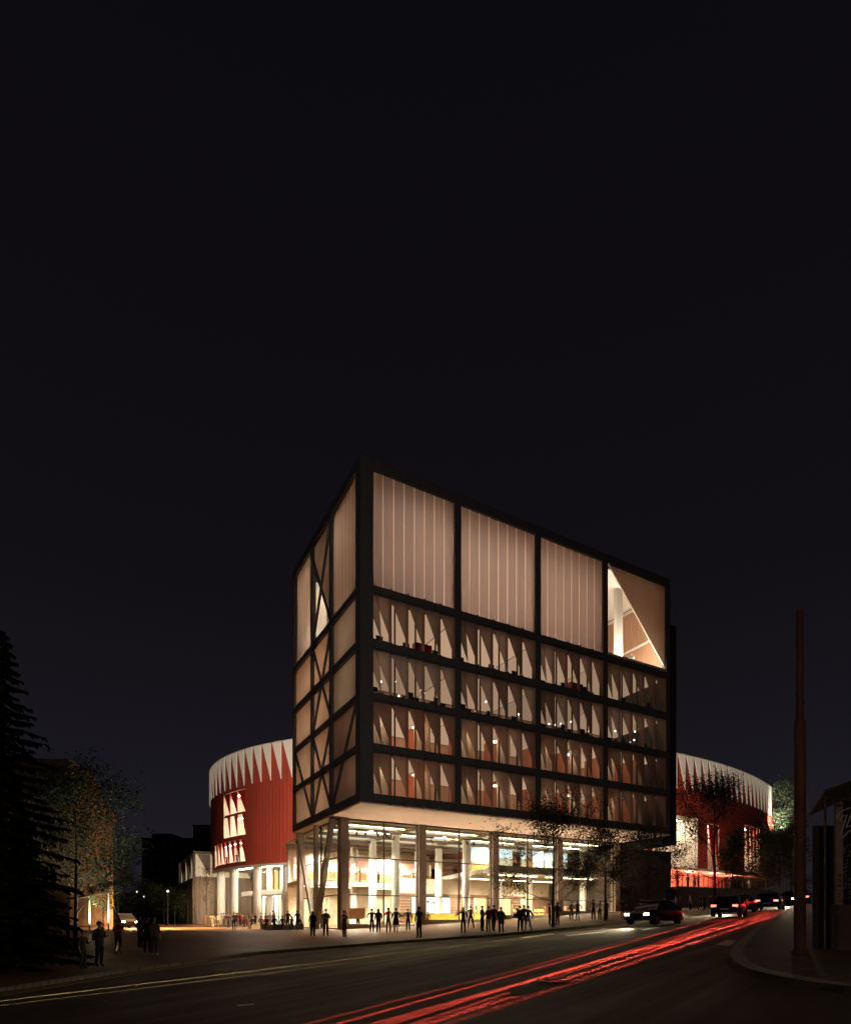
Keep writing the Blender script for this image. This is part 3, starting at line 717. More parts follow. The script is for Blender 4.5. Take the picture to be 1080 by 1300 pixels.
# desks with chairs: dark silhouettes on rows 3 and 4
M_desk = mat('dark_desk', (.05, .038, .03), .6)
for i in (2, 3):
    for k, (a, b) in enumerate(BX):
        for q in range(3):
            u = a+1.0+q*(b-a-2)/2+rr.uniform(-.3, .3); z = WZ[i][0]-.05
            t = thing('office_desk', f'dark office desk behind the {FN[i]} row of windows, {["first","second","third","fourth"][k]} bay, {["left","middle","right"][q]} one', 'desk', W(u, 1.4+rr.uniform(0, .5), z), ROT, 'desks behind the upper windows')
            m = MB(); m.box(-.7, -.35, .70, .7, .35, .74); m.build('desktop', M_desk, t)
            m = MB()
            for sx in (-.66, .62): m.box(sx, -.33, 0, sx+.04, .33, .70)
            m.build('desk_frame', M_desk, t)
            m = MB(); m.box(-.3, -.02, .85, .3, .02, 1.22); m.box(-.03, .0, .74, .03, .05, .86); m.build('monitor', mat('monitor_black', (.015, .015, .015), .4), t)
M_red = mat('red_lacquer', (.55, .03, .03), .4, var=.15)
for (k, u, lb) in ((3, 6.4, 'dark red slatted meeting pod behind the top window row, first bay'), (3, 23.4, 'dark red gridded shelf behind the top window row, third bay')):
    boxthing('red_shelf', lb, 'shelf', u, 1.6, WZ[3][0]-.05, [('carcass', M_red, [(-.8, 0, 0, -.72, .5, 1.5), (.72, 0, 0, .8, .5, 1.5), (-.72, 0, 0, .72, .5, .08), (-.72, 0, .7, .72, .5, .76), (-.72, 0, 1.42, .72, .5, 1.5), (-.04, 0, .08, .04, .5, 1.42)]), ('rear_panel', M_red, [(-.8, .5, 0, .8, .53, 1.5)])])
o = MB(); o.slab([(6.6, 2.2, 23.7), (7.8, 2.2, 23.7), (8.4, 2.2, 25.0), (6.9, 2.2, 24.2)], (0, .1, 0)); o.build('stair_flank', mat('stair_cream', (.9, .75, .5), .6), OB)
# ------------------------------------------------------------------ the round arena
AK = 25/21
ACX, ACY, AA, AB, ATH = 16.606*AK, 108.362*AK, 52.962*AK, 36.558*AK, .6098
AR = thing('arena_building', 'huge round red arena with a crown of white pointed panels behind the dark office building', 'arena', (ACX, ACY, 0), ATH)
AZ0, AZ1 = 10.15, 26.7
def ap(t, off=0.0, z=None):
    t = radians(t); x, y = AA*cos(t), AB*sin(t); nx, ny = AB*cos(t), AA*sin(t); l = hypot(nx, ny)
    p = (x+nx/l*off, y+ny/l*off)
    # the drum is flattened where it backs on to the office building
    c, s = cos(ATH), sin(ATH); u, v = UV(ACX+p[0]*c-p[1]*s, ACY+p[0]*s+p[1]*c)
    vm = 18.7+max(0, -off)-8*sstep(40, 50, u)
    if v < vm and u < 50:
        q = W(u, vm); X, Y_ = q.x-ACX, q.y-ACY; p = (X*c+Y_*s, -X*s+Y_*c)
    return p if z is None else (p[0], p[1], z)
def aw(t, off, z):
    x, y = ap(t, off); c, s = cos(ATH), sin(ATH); return Vector((ACX+x*c-y*s, ACY+x*s+y*c, z))
def a_px(px, off=0.0):
    """ellipse angle seen at photo column px"""
    a, b = AA+off, AB+off; c, s = cos(ATH), sin(ATH); rx = (px-540)/766
    dx = rx*c+s; dy = -rx*s+c; ox = -ACX*c-ACY*s; oy = ACX*s-ACY*c
    A_ = dx*dx/a/a+dy*dy/b/b; B_ = ox*dx/a/a+oy*dy/b/b; C_ = ox*ox/a/a+oy*oy/b/b-1
    D = max(0, B_*B_-A_*C_); t = (-B_-sqrt(D))/A_
    return math.degrees(atan2((oy+dy*t)/b, (ox+dx*t)/a))
M_redw = mat('red_cladding', (.52, .080, .050), .6, var=.12, scale=.5, stretch=(1, 1, .3), bump=.05)
M_redd = mat('red_fin', (.62, .030, .018), .5, var=.1)
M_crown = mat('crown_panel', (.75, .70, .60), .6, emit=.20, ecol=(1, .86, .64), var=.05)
# arc length table
TT = [i*.05 for i in range(7201)]; LEN = [0.0]
for i in range(1, len(TT)):
    p, q = ap(TT[i-1]), ap(TT[i]); LEN.append(LEN[-1]+hypot(p[0]-q[0], p[1]-q[1]))
def t_at(s):
    s %= LEN[-1]; lo, hi = 0, len(LEN)-1
    while hi-lo > 1:
        m_ = (lo+hi)//2
        if LEN[m_] <= s: lo = m_
        else: hi = m_
    return TT[lo]+(s-LEN[lo])/(LEN[hi]-LEN[lo])*(TT[hi]-TT[lo])
OPEN = [(183.8-.6, 191.9, 14.6, 21.2), (177.6, 191.9, 10.55, 14.0), (257, 265.9, AZ0, 17.7), (268.2, 271.1, AZ0, 17.2), (279.2, 285.9, 10.5, 18.2)]
def arena_wall():
    m = MB(); NF = 1080; zs = sorted({AZ0, AZ1, 10.5, 10.55, 14.0, 14.6, 17.2, 17.7, 18.2, 21.2})
    T = [t_at(LEN[-1]*i/NF) for i in range(NF)]+[360.0]
    for i in range(NF):
        t0, t1 = T[i], T[i+1]; o0, o1 = (.02, -.02) if i % 2 else (-.02, .02); tm = (t0+t1)/2
        run = None
        for j in range(len(zs)-1):
            zm = (zs[j]+zs[j+1])/2
            op = any(a <= tm <= b and c <= zm <= d for a, b, c, d in OPEN)
            if not op:
                if run is None: run = zs[j]
            if (op or j == len(zs)-2) and run is not None:
                zt = zs[j] if op else zs[j+1]
                m.face([ap(t0, o0, run), ap(t1, o1, run), ap(t1, o1, zt), ap(t0, o0, zt)])
                run = None
    m.build('wall', M_redw, AR)
arena_wall()
# reveals, rooms behind the openings and their fins
M_room = mat('arena_room', (.78, .68, .56), .7, var=.08, scale=.7)
def room(t0, t1, z0, z1, depth=3.6):
    m = MB(); n = 10; T = [t0+(t1-t0)*i/n for i in range(n+1)]
    for i in range(n):
        m.face([ap(T[i], -depth, z0-.3), ap(T[i+1], -depth, z0-.3), ap(T[i+1], -depth, z1+.3), ap(T[i], -depth, z1+.3)])
        for z in (z0-.02, z1+.02): m.face([ap(T[i], -depth, z), ap(T[i+1], -depth, z), ap(T[i+1], -.1, z), ap(T[i], -.1, z)])
    for t in (t0-.05, t1+.05): m.face([ap(t, -depth, z0), ap(t, -.0, z0), ap(t, -.0, z1), ap(t, -depth, z1)])
    m.build('recess', M_room, AR)
room(183.2, 191.9, 14.6, 21.2); room(177.6, 191.9, 10.55, 14.0); room(257, 265.9, AZ0+.05, 17.7, 6); room(268.2, 271.1, AZ0+.05, 17.2); room(279.2, 285.9, 10.5, 18.2)
def fins(t0, t1, z0, z1, n, mt=M_redd, off=.0, flip=False, frac=.9):
    for i in range(n):
        a = t0+(t1-t0)*i/n; b = t0+(t1-t0)*(i+1)/n; m = MB()
        q = b-(b-a)*frac
        P = [(q, z1), (b, z1), (b, z0)] if not flip else [(a, z0), (b, z0), (a, z1)]
        m.hexa([ap(t, off, z) for t, z in P], [ap(t, off-.12, z) for t, z in P]); m.build('red_fin', mt, AR)
fins(183.4, 191.8, 17.9, 21.1, 3, frac=.9); fins(183.4, 191.8, 14.7, 17.7, 3, frac=.4); fins(177.8, 191.8, 10.6, 13.95, 7, frac=.7)
fins(268.4, 271.0, AZ0+.1, 17.1, 2); fins(279.4, 285.7, 10.6, 18.1, 4, frac=.75)
for (a, b, z) in ((183.3, 191.8, 17.7), (177.7, 191.8, 10.5)):
    n = 12; m = MB()
    for i in range(n):
        t0, t1 = a+(b-a)*i/n, a+(b-a)*(i+1)/n
        m.hexa([ap(t0, -.3, z), ap(t1, -.3, z), ap(t1, -.15, z), ap(t0, -.15, z)], [ap(t0, -.3, z+.3), ap(t1, -.3, z+.3), ap(t1, -.15, z+.3), ap(t0, -.15, z+.3)])
    m.build('balcony_band', M_alu, AR)
m = MB()
for i in range(5):
    t = 257.2+8.4*i/4; m.hexa([ap(t, -.3, AZ0), ap(t+.12, -.3, AZ0), ap(t+.12, -.2, AZ0), ap(t, -.2, AZ0)], [ap(t, -.3, 17.7), ap(t+.12, -.3, 17.7), ap(t+.12, -.2, 17.7), ap(t, -.2, 17.7)])
m.build('mullions', M_white, AR)
# crown of pointed panels (visible stretches), rim, roof, soffit
s0 = None
SP = LEN[-1]/184
TREF = 183.0+.95   # a seam
def arclen(t): 
    i = t % 360/.05; k = int(i); return LEN[k]+(LEN[min(k+1, 7200)]-LEN[k])*(i-k)
base_s = arclen(184.5)
cnt = 0
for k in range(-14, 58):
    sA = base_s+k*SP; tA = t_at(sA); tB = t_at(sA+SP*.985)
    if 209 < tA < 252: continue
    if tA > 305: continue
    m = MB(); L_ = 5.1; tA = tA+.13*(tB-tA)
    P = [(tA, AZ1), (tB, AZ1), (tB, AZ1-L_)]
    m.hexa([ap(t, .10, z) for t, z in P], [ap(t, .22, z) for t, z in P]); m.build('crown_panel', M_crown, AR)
m = MB(); n = 240
for i in range(n):
    t0, t1 = 360*i/n, 360*(i+1)/n
    m.face([ap(t0, .24, AZ1), ap(t1, .24, AZ1), ap(t1, .24, AZ1+.12), ap(t0, .24, AZ1+.12)]); m.face([ap(t0, .24, AZ1+.12), ap(t1, .24, AZ1+.12), ap(t1, -.4, AZ1+.12), ap(t0, -.4, AZ1+.12)])
m.build('rim', M_white, AR)
m = MB(); m.face([ap(360*i/n, -.4, AZ1-.3) for i in range(n)]); m.build('roof', M_dark, AR)
m = MB()
for i in range(n):
    t0, t1 = 360*i/n, 360*(i+1)/n
    m.face([ap(t0, .1, AZ0), ap(t1, .1, AZ0), ap(t1, -14, AZ0), ap(t0, -14, AZ0)]); m.face([ap(t0, .1, AZ0), ap(t1, .1, AZ0), ap(t1, .1, AZ0-.35), ap(t0, .1, AZ0-.35)][::-1])
    m.face([ap(t0, .1, AZ0-.35), ap(t1, .1, AZ0-.35), ap(t1, -.4, AZ0-.35), ap(t0, -.4, AZ0-.35)])
m.build('soffit', M_white, AR)
# undercroft on the left: columns, balcony, glazed ring
for px, off in ((280.5, -1.2), (297, -1.2), (327, -1.2), (366, -1.2)):
    t = a_px(px, off); p = ap(t, off); m = MB(); m.lathe((p[0], p[1], .9), [(.62, 0), (.62, AZ0-.9)], 20); c = m.build('column', M_colw, AR); smooth_angle(c)
for dt in range(7):
    t = 187+dt*4.6; p = ap(t, -4.3); m = MB(); m.lathe((p[0], p[1], .9), [(.5, 0), (.5, AZ0-.9)], 18); c = m.build('column', M_colw, AR); smooth_angle(c)
def ring(name, mt, t0, t1, o0, o1, z0, z1, n=60, closed=True):
    m = MB()
    for i in range(n):
        a, b = t0+(t1-t0)*i/n, t0+(t1-t0)*(i+1)/n
        m.hexa([ap(a, o0, z0), ap(b, o0, z0), ap(b, o1, z0), ap(a, o1, z0)], [ap(a, o0, z1), ap(b, o0, z1), ap(b, o1, z1), ap(a, o1, z1)])
    return m.build(name, mt, AR)
ring('balcony', M_white, 180, 225, -9, -3.6, 6.1, 6.8)
M_amber = mat('amber_panel_glow', (.75, .45, .12), .6, emit=1.1, ecol=(1, .70, .28), var=.5, scale=.8, stretch=(1, 1, .05))  # both linings emit, foyer light put into their colour
M_milk = mat('milky_wall_glow', (.80, .80, .70), .6, emit=.85, ecol=(.95, 1, .84), var=.25, scale=.9, stretch=(1, 1, .1))
ring('upper_lining', M_amber, 180, 225, -8.2, -8.0, 6.8, AZ0-.02)
m = MB(); m.hexa([ap(181, -5.4, 1), ap(181.3, -5.4, 1), ap(181.3, -18, 1), ap(181, -18, 1)], [ap(181, -5.4, AZ0), ap(181.3, -5.4, AZ0), ap(181.3, -18, AZ0), ap(181, -18, AZ0)]); m.build('cross_wall', M_room, AR)
ring('lower_lining', M_milk, 180, 225, -8.6, -8.4, 1, 6.1)
m = MB()
for i in range(26):
    t = 181+i*1.7; m.hexa([ap(t, -5.3, 1), ap(t+.12, -5.3, 1), ap(t+.12, -5.15, 1), ap(t, -5.15, 1)], [ap(t, -5.3, AZ0), ap(t+.12, -5.3, AZ0), ap(t+.12, -5.15, AZ0), ap(t, -5.15, AZ0)])
m.build('mullions', M_alu, AR)
ring('pane', M_glass, 181, 225, -5.23, -5.21, 1, 6.1)
ring('pane', M_glass, 181, 225, -5.23, -5.21, 6.8, AZ0-.01)
M_al = emis('arena_lamp', (1, .84, .62), 95); M_al2 = emis('arena_room_lamp', (1, .82, .62), 60)
def alamp(t, off, z, L_, mt, lab, w_=.2):
    p = aw(t, off, z); q = aw(t+.5, off, z); rz = atan2(q.y-p.y, q.x-p.x)
    o = thing('ceiling_light', lab, 'light', p, rz, 'ceiling lights of the arena')
    m = MB(); m.box(-L_/2-.04, -w_/2-.04, -.03, L_/2+.04, w_/2+.04, 0); m.build('housing', M_white, o)
    m = MB(); m.box(-L_/2, -w_/2, -.06, L_/2, w_/2, -.031); m.build('diffuser', mt, o)
for i in range(8): alamp(182+i*4.5, -2.6, AZ0-.01, 4, M_al, f'{["far left","second","third","fourth","fifth","sixth","seventh","last"][i]} light from the left under the arena rim, above the seated people', .35)
for i in range(5): alamp(185+i*6, -7, 6.08, 4, M_al, f'{["first","second","third","fourth","fifth"][i]} light from the left of the lower arena foyer', .3)
alamp(188, -1.8, 21.1, 4.5, M_al2, 'light inside the tall left arena window', .4); alamp(188, -1.8, 17.6, 4.5, M_al2, 'light halfway down the tall left arena window', .3)
for i in range(3): alamp(180+i*4.5, -1.8, 13.95, 3.4, M_al2, f'{["left","middle","right"][i]} light of the long low arena window', .3)
alamp(261, -2.5, 17.6, 5, M_al2, 'light inside the wide right arena window', .5); alamp(263.5, -2.5, 17.6, 4, M_al2, 'second light inside the wide right arena window', .5)
alamp(269.7, -1.5, 17.1, 2, M_al2, 'light inside the narrow right arena window', .4); alamp(282.5, -1.5, 18.1, 4.5, M_al2, 'light inside the farthest right arena window', .5)
ring('window_print', mat('green_print', (.5, .5, .2), .6, emit=.5, ecol=(.85, .75, .30), var=.6, scale=.8), 257, 262, -5.8, -5.6, AZ0+.3, 13.2, 8)
# floodlights added to brighten the red wall and the pale tree
def flood(loc, tgt, pw, col, size, lab):
    o = thing('floodlight', lab, 'floodlight', loc, 0, 'added floodlights of the arena')
    m = MB(); m.box(-.25, -.12, 0, .25, .12, .3); m.box(-.05, -.05, -.3, .05, .05, 0); m.build('housing', M_alu, o)
    spot('added_flood_beam', Vector(loc)+(Vector(tgt)-Vector(loc)).normalized()*.5, tgt, pw, col, size, .8, .3)
flood(W(1.2, 18.6, 13.5), aw(196, 0, 18), 11500, (1, .80, .62), 130, 'small added floodlight on the rear corner of the office building')
flood(W(40, 9, 13.0), aw(262, 0, 20), 9000, (1, .78, .6), 120, 'small added floodlight above the dark end wall')
# terrace on the right
TZ_ = 6.27
TR = thing('terrace', 'raised terrace with a dark retaining wall and thin railing beside the street', 'terrace', W(43, 5.4, 0), ROT)
m = MB(); m.slab([(.003, 0, 2.2), (18.6, 0, 2.2), (18.6, 0, TZ_), (.003, 0, TZ_)], (0, .5, 0)); m.slab([(18.6, 0, 2.5), (23.5, 0, 2.5), (23.5, 0, 4.9), (18.6, 0, TZ_)], (0, .5, 0)); m.build('retaining_wall', M_dark, TR)
m = MB(); m.box(.003, .5, TZ_-.4, 30, 22, TZ_-.05); m.build('terrace_floor', mat('terrace_floor', (.42, .26, .20), .6, var=.15), TR)
m = MB(); m.box(.1, .1, TZ_+1.25, 18.5, .16, TZ_+1.31); m.box(.1, .1, TZ_+.08, 18.5, .14, TZ_+.12)
for i in range(124): m.box(.15+i*.148, .11, TZ_+.1, .165+i*.148, .13, TZ_+1.27)
m.build('railing', M_alu, TR)
M_pink = mat('foyer_wall', (.78, .50, .38), .6, var=.25, scale=.6, stretch=(1, 1, .1))
ring('foyer_lining', M_pink, 250, 300, -8, -7.8, TZ_-.3, AZ0, 40)
m = MB()
for i in range(22):
    t = 252+i*1.7; m.hexa([ap(t, -6, TZ_-.1), ap(t+.15, -6, TZ_-.1), ap(t+.15, -5.85, TZ_-.1), ap(t, -5.85, TZ_-.1)], [ap(t, -6, AZ0), ap(t+.15, -6, AZ0), ap(t+.15, -5.85, AZ0), ap(t, -5.85, AZ0)])
m.build('mullions', M_redd, AR)
for i in range(5):
    t = 256+i*6.5; p = aw(t, -3, AZ0-.3); q = aw(t, -3, 6.3)
    o = thing('downlight', ['red terrace downlight nearest the office building', 'second red terrace downlight from the office building', 'middle one of the red terrace downlights', 'red terrace downlight right of the middle one', 'farthest of the red terrace downlights'][i], 'light', p, 0, 'red lights under the arena rim at the terrace')
    m = MB(); m.lathe((0, 0, 0), [(.2, .28), (.2, 0), (.16, -.02), (.001, -.02)], 14); m.build('housing', M_redd, o)
    area('terrace_glow', q, aw(t, -3, 12), 330, (1, .20, .10), 3.5, 3.5)
    point('terrace_lamp', p-Vector((0, 0, .4)), 420, (1, .55, .38), .25)

# ------------------------------------------------------------------ annex, far blocks, old house
def annex():
    c = W(0, 0); X, Y_ = (246-540)/766*95, 95.0
    t = thing('annex_building', 'low concrete annex with a glazed corner storey left of the arena', 'building', (X, Y_, 0), ROT)
    MC = mat('board_concrete', (.26, .20, .15), .85, var=.3, scale=.5, stretch=(3, 3, .25), bump=.2)
    m = MB(); m.box(0, 0, 1, 9, 18, 9.1); m.box(0, 0, 12.9, 9, 18, 13.3)
    for (u, v) in ((0, 0), (0, 6), (0, 12), (0, 17.6)): m.box(-.15, v, 1, .25, v+.4, 12.9)
    m.box(.26, .3, 9.1, 8.8, 17.8, 9.3); m.build('wall', MC, t)
    M_lw = mat('annex_glow', (.75, .66, .48), .6, emit=.30, ecol=(1, .84, .56), var=.2, scale=.6)
    m = MB(); m.box(.4, .3, 9.3, 8.9, .5, 12.9); m.box(.3, .5, 9.3, .5, 17.5, 12.9); m.build('window', M_lw, t)
    for i in range(4):
        m = MB(); a = .5+i*2.1; m.slab([(a, .1, 12.85), (a+2.0, .1, 12.85), (a+2.0, .1, 9.3)], (0, .08, 0)); m.build('shade_panel', mat('annex_shade', (.34, .30, .24), .7), t)
    for i in range(5):
        m = MB(); a = .8+i*3.3; m.slab([(.1, a+3.0, 12.85), (.1, a, 12.85), (.1, a, 9.3)], (.08, 0, 0)); m.build('shade_panel', MATS['annex_shade'], t)
    m = MB()
    for i in range(16): m.box(.4+i*.53, -.06, 1.2, .5+i*.53, 0, 9.0)
    m.build('batten', MC, t)
    spot('annex_wash', W(-6, 52, 8)+Vector((0, 0, 0)), (X+3, Y_, 5), 1400, (1, .75, .48), 90, .9, .4)
annex()
def block(name, lab, px0, px1, ytop, Y, floors, depth, bays, zg=2.0, pent=None):
    x0, x1 = (px0-540)/766*Y, (px1-540)/766*Y; zt = EYE+(1174-ytop)/766*Y
    t = thing(name, lab, 'building', (x0, Y, 0), 0)
    MW = mat('night_render', (.035, .033, .034), .9, var=.25, scale=.3)
    m = MB(); m.box(0, 0, zg-1, x1-x0, depth, zt); m.build('wall', MW, t)
    m = MB(); m.box(-.3, -.3, zt, x1-x0+.3, depth+.3, zt+.4)
    if pent:
        for (a, b, h) in pent: m.box((a-px0)/766*Y, 2, zt+.4, (b-px0)/766*Y, depth-2, zt+h)
    m.build('roof', MW, t)
    fh = (zt-zg)/floors; bw = (x1-x0)/bays; rr = random.Random(5); n = 0
    for f in range(1, floors):
        for b in range(bays):
            if n >= 96: break
            n += 1
            m = MB(); a = bw*b+bw*.18; z = zg+fh*f+fh*.25
            m.box(a, -.06, z, a+bw*.64, -.01, z+fh*.5)
            w_ = m.build('window', mat('night_window', (.012, .013, .017), .2), t)
            m = MB(); m.box(a-.08, -.14, z-.12, a+bw*.64+.08, -.005, z-.02); m.build('sill', MW, w_)
block('apartment_block', 'long dark apartment block behind the annex and the plaza', 180, 300, 1066, 175, 7, 14, 14, 2, [(189, 214, 2.0)])
block('apartment_block', 'slightly taller dark block rising behind the roof of the long one', 245, 330, 1049, 215, 9, 14, 8, 2)
block('apartment_block', 'dim distant block between the left tree and the long apartment block', 100, 165, 1135, 260, 4, 12, 8, 2)

def old_house():
    Y = 50.0; X0 = (-70-540)/766*Y; X1 = (80-540)/766*Y; zg = hgt(X1, Y)
    t = thing('old_house', 'old lit house with rough warm plaster and a steep shingle roof behind the dark conifer', 'house', (X0, Y, zg-.2), radians(6))
    w_ = X1-X0; ze = 11.2
    MP = mat('old_plaster', (.30, .19, .12), .9, var=.35, scale=1.6, bump=.8, bscale=9)
    MS = mat('shingles', (.26, .17, .10), .9, var=.4, scale=2.5, stretch=(1, 1, .4), bump=.8, bscale=16)
    m = MB(); m.box(0, 0, 0, w_, 9, ze)
    for z in (2.9, 5.9, 8.8): m.box(-.05, -.1, z, w_+.08, 0, z+.18)
    m.box(w_-.5, -.14, 0, w_+.1, -.002, ze-.02); m.build('wall', MP, t)
    m = MB(); a = w_-1.3
    m.face([(-.4, -.5, ze), (w_+.4, -.5, ze), (a+.2, 2.4, ze+4.2), (2, 2.4, ze+4.2)]); m.face([(w_+.4, -.5, ze), (w_+.4, 9.4, ze), (a+.2, 6.5, ze+4.2), (a+.2, 2.4, ze+4.2)])
    m.face([(w_+.4, 9.4, ze), (-.4, 9.4, ze), (2, 6.5, ze+4.2), (a+.2, 6.5, ze+4.2)]); m.face([(-.4, 9.4, ze), (-.4, -.5, ze), (2, 2.4, ze+4.2), (2, 6.5, ze+4.2)])
    m.face([(2, 2.4, ze+4.2), (a+.2, 2.4, ze+4.2), (a+.2, 6.5, ze+4.2), (2, 6.5, ze+4.2)])
    m.box(-.4, -.5, ze-.15, w_+.4, 9.4, ze); r = m.build('roof', MS, t)
    
    for k in range(3):
        for zz in (1.2, 4.2, 7.2):
            u = w_-1.6-k*2.6; m = MB(); m.box(u-.5, -.06, zz, u+.5, -.01, zz+1.5); wn = m.build('window', mat('night_window', (.012, .013, .017), .2), t)
            m = MB(); m.box(u-.6, -.1, zz-.1, u+.6, -.005, zz); m.box(u-.03, -.09, zz, u+.03, -.061, zz+1.5); m.build('sill', MP, wn)
    spot('house_uplight', (X1-1.0, Y-5, zg+.3), (X1-1.6, Y+.5, zg+10), 190, (1, .74, .54), 75, .8, .1)
old_house()
def shelter():
    p = ray(113, 1172); p = Vector(((112-540)/766*44, 44, 0)); p.z = hgt(p.x, p.y)+.12
    t = thing('bus_shelter', 'small shelter with pale posts and a tilted roof left of the lit shrub', 'shelter', p, radians(28))
    m = MB(); m.slab([(-1.4, -.9, 2.3), (1.5, -.9, 2.9), (1.5, .8, 2.9), (-1.4, .8, 2.3)], (0, 0, .14)); m.build('roof', mat('shelter_roof', (.20, .17, .10), .6), t)
    for x in (-1.2, .1, 1.3):
        m = MB(); m.box(x-.05, -.8, 0, x+.05, -.7, 2.3+(x+1.4)*.2); m.build('post', M_white, t)
    m = MB(); m.box(-1.15, .68, .3, 1.25, .7, 2.2); m.build('pane', M_glass, t)
    m = MB(); m.box(-1, .2, .42, 1, .6, .48); m.box(-.9, .3, 0, -.82, .5, .42); m.box(.82, .3, 0, .9, .5, .42); m.build('bench', M_wood, t)
    point('shelter_lamp', p+Vector((.4, .1, 2.1)), 18, (1, .8, .5), .1)
shelter()
def far_lamp(px, Y, H, lab):
    x = (px-540)/766*Y; z = hgt(x, Y)+.1
    t = thing('street_lamp', lab, 'lamp', (x, Y, z), 0, 'small street lamps beyond the plaza')
    m = MB(); m.tube([(0, 0, 0), (0, 0, H)], [.07, .045], 8); m.build('post', M_alu, t)
    m = MB(); m.ball((0, 0, H+.16), .17, 12, 8); m.build('globe', emis('far_lamp_globe', (1, .88, .66), 1.6), t)
far_lamp(174, 108, 5.6, 'small lit street lamp beyond the plaza, leftmost of three'); far_lamp(183, 118, 5.2, 'small lit street lamp beyond the plaza, middle of three'); far_lamp(213, 84, 4.6, 'small lit street lamp beside the bush left of the annex')
# pole on the right pavement
def pole():
    p = ray(1015, 1211, .13)
    t = thing('utility_pole', 'tall rusty brown pole with a narrower upper part at the right kerb', 'pole', p)
    M = mat('rusty_paint', (.13, .055, .032), .7, var=.45, scale=2.2, stretch=(2, 2, .5), bump=.4)
    s = 766/p.y; z1 = EYE+(1174-912)/s-p.z; z2 = EYE+(1174-775)/s-p.z
    rl, ru = 6.6/s, 4.2/s
    m = MB(); m.lathe((0, 0, 0), [(rl*1.5, 0), (rl*1.5, .06), (rl*1.04, .12), (rl, z1-.12), (ru*1.05, z1)], 20); o = m.build('lower_tube', M, t); smooth_angle(o)
    m = MB(); m.lathe((0, 0, 0), [(ru*1.05, z1-.01), (ru, z2-.03), (ru*.7, z2)], 18); o = m.build('upper_tube', M, t); smooth_angle(o)
    m = MB(); m.lathe((0, 0, 0), [(ru*1.15, z1+.35), (ru*1.15, z1+.42)], 18); m.lathe((0, 0, 0), [(ru*1.15, z1+.55), (ru*1.15, z1+.6)], 18); m.lathe((0, 0, 0), [(ru*1.12, z1+1.8), (ru*1.12, z1+1.84)], 18)
    for zz in (1.6, 2.9): m.lathe((0, 0, 0), [(rl*1.07, zz), (rl*1.07, zz+.05)], 20)
    m.build('clamp', M_alu, t)
pole()
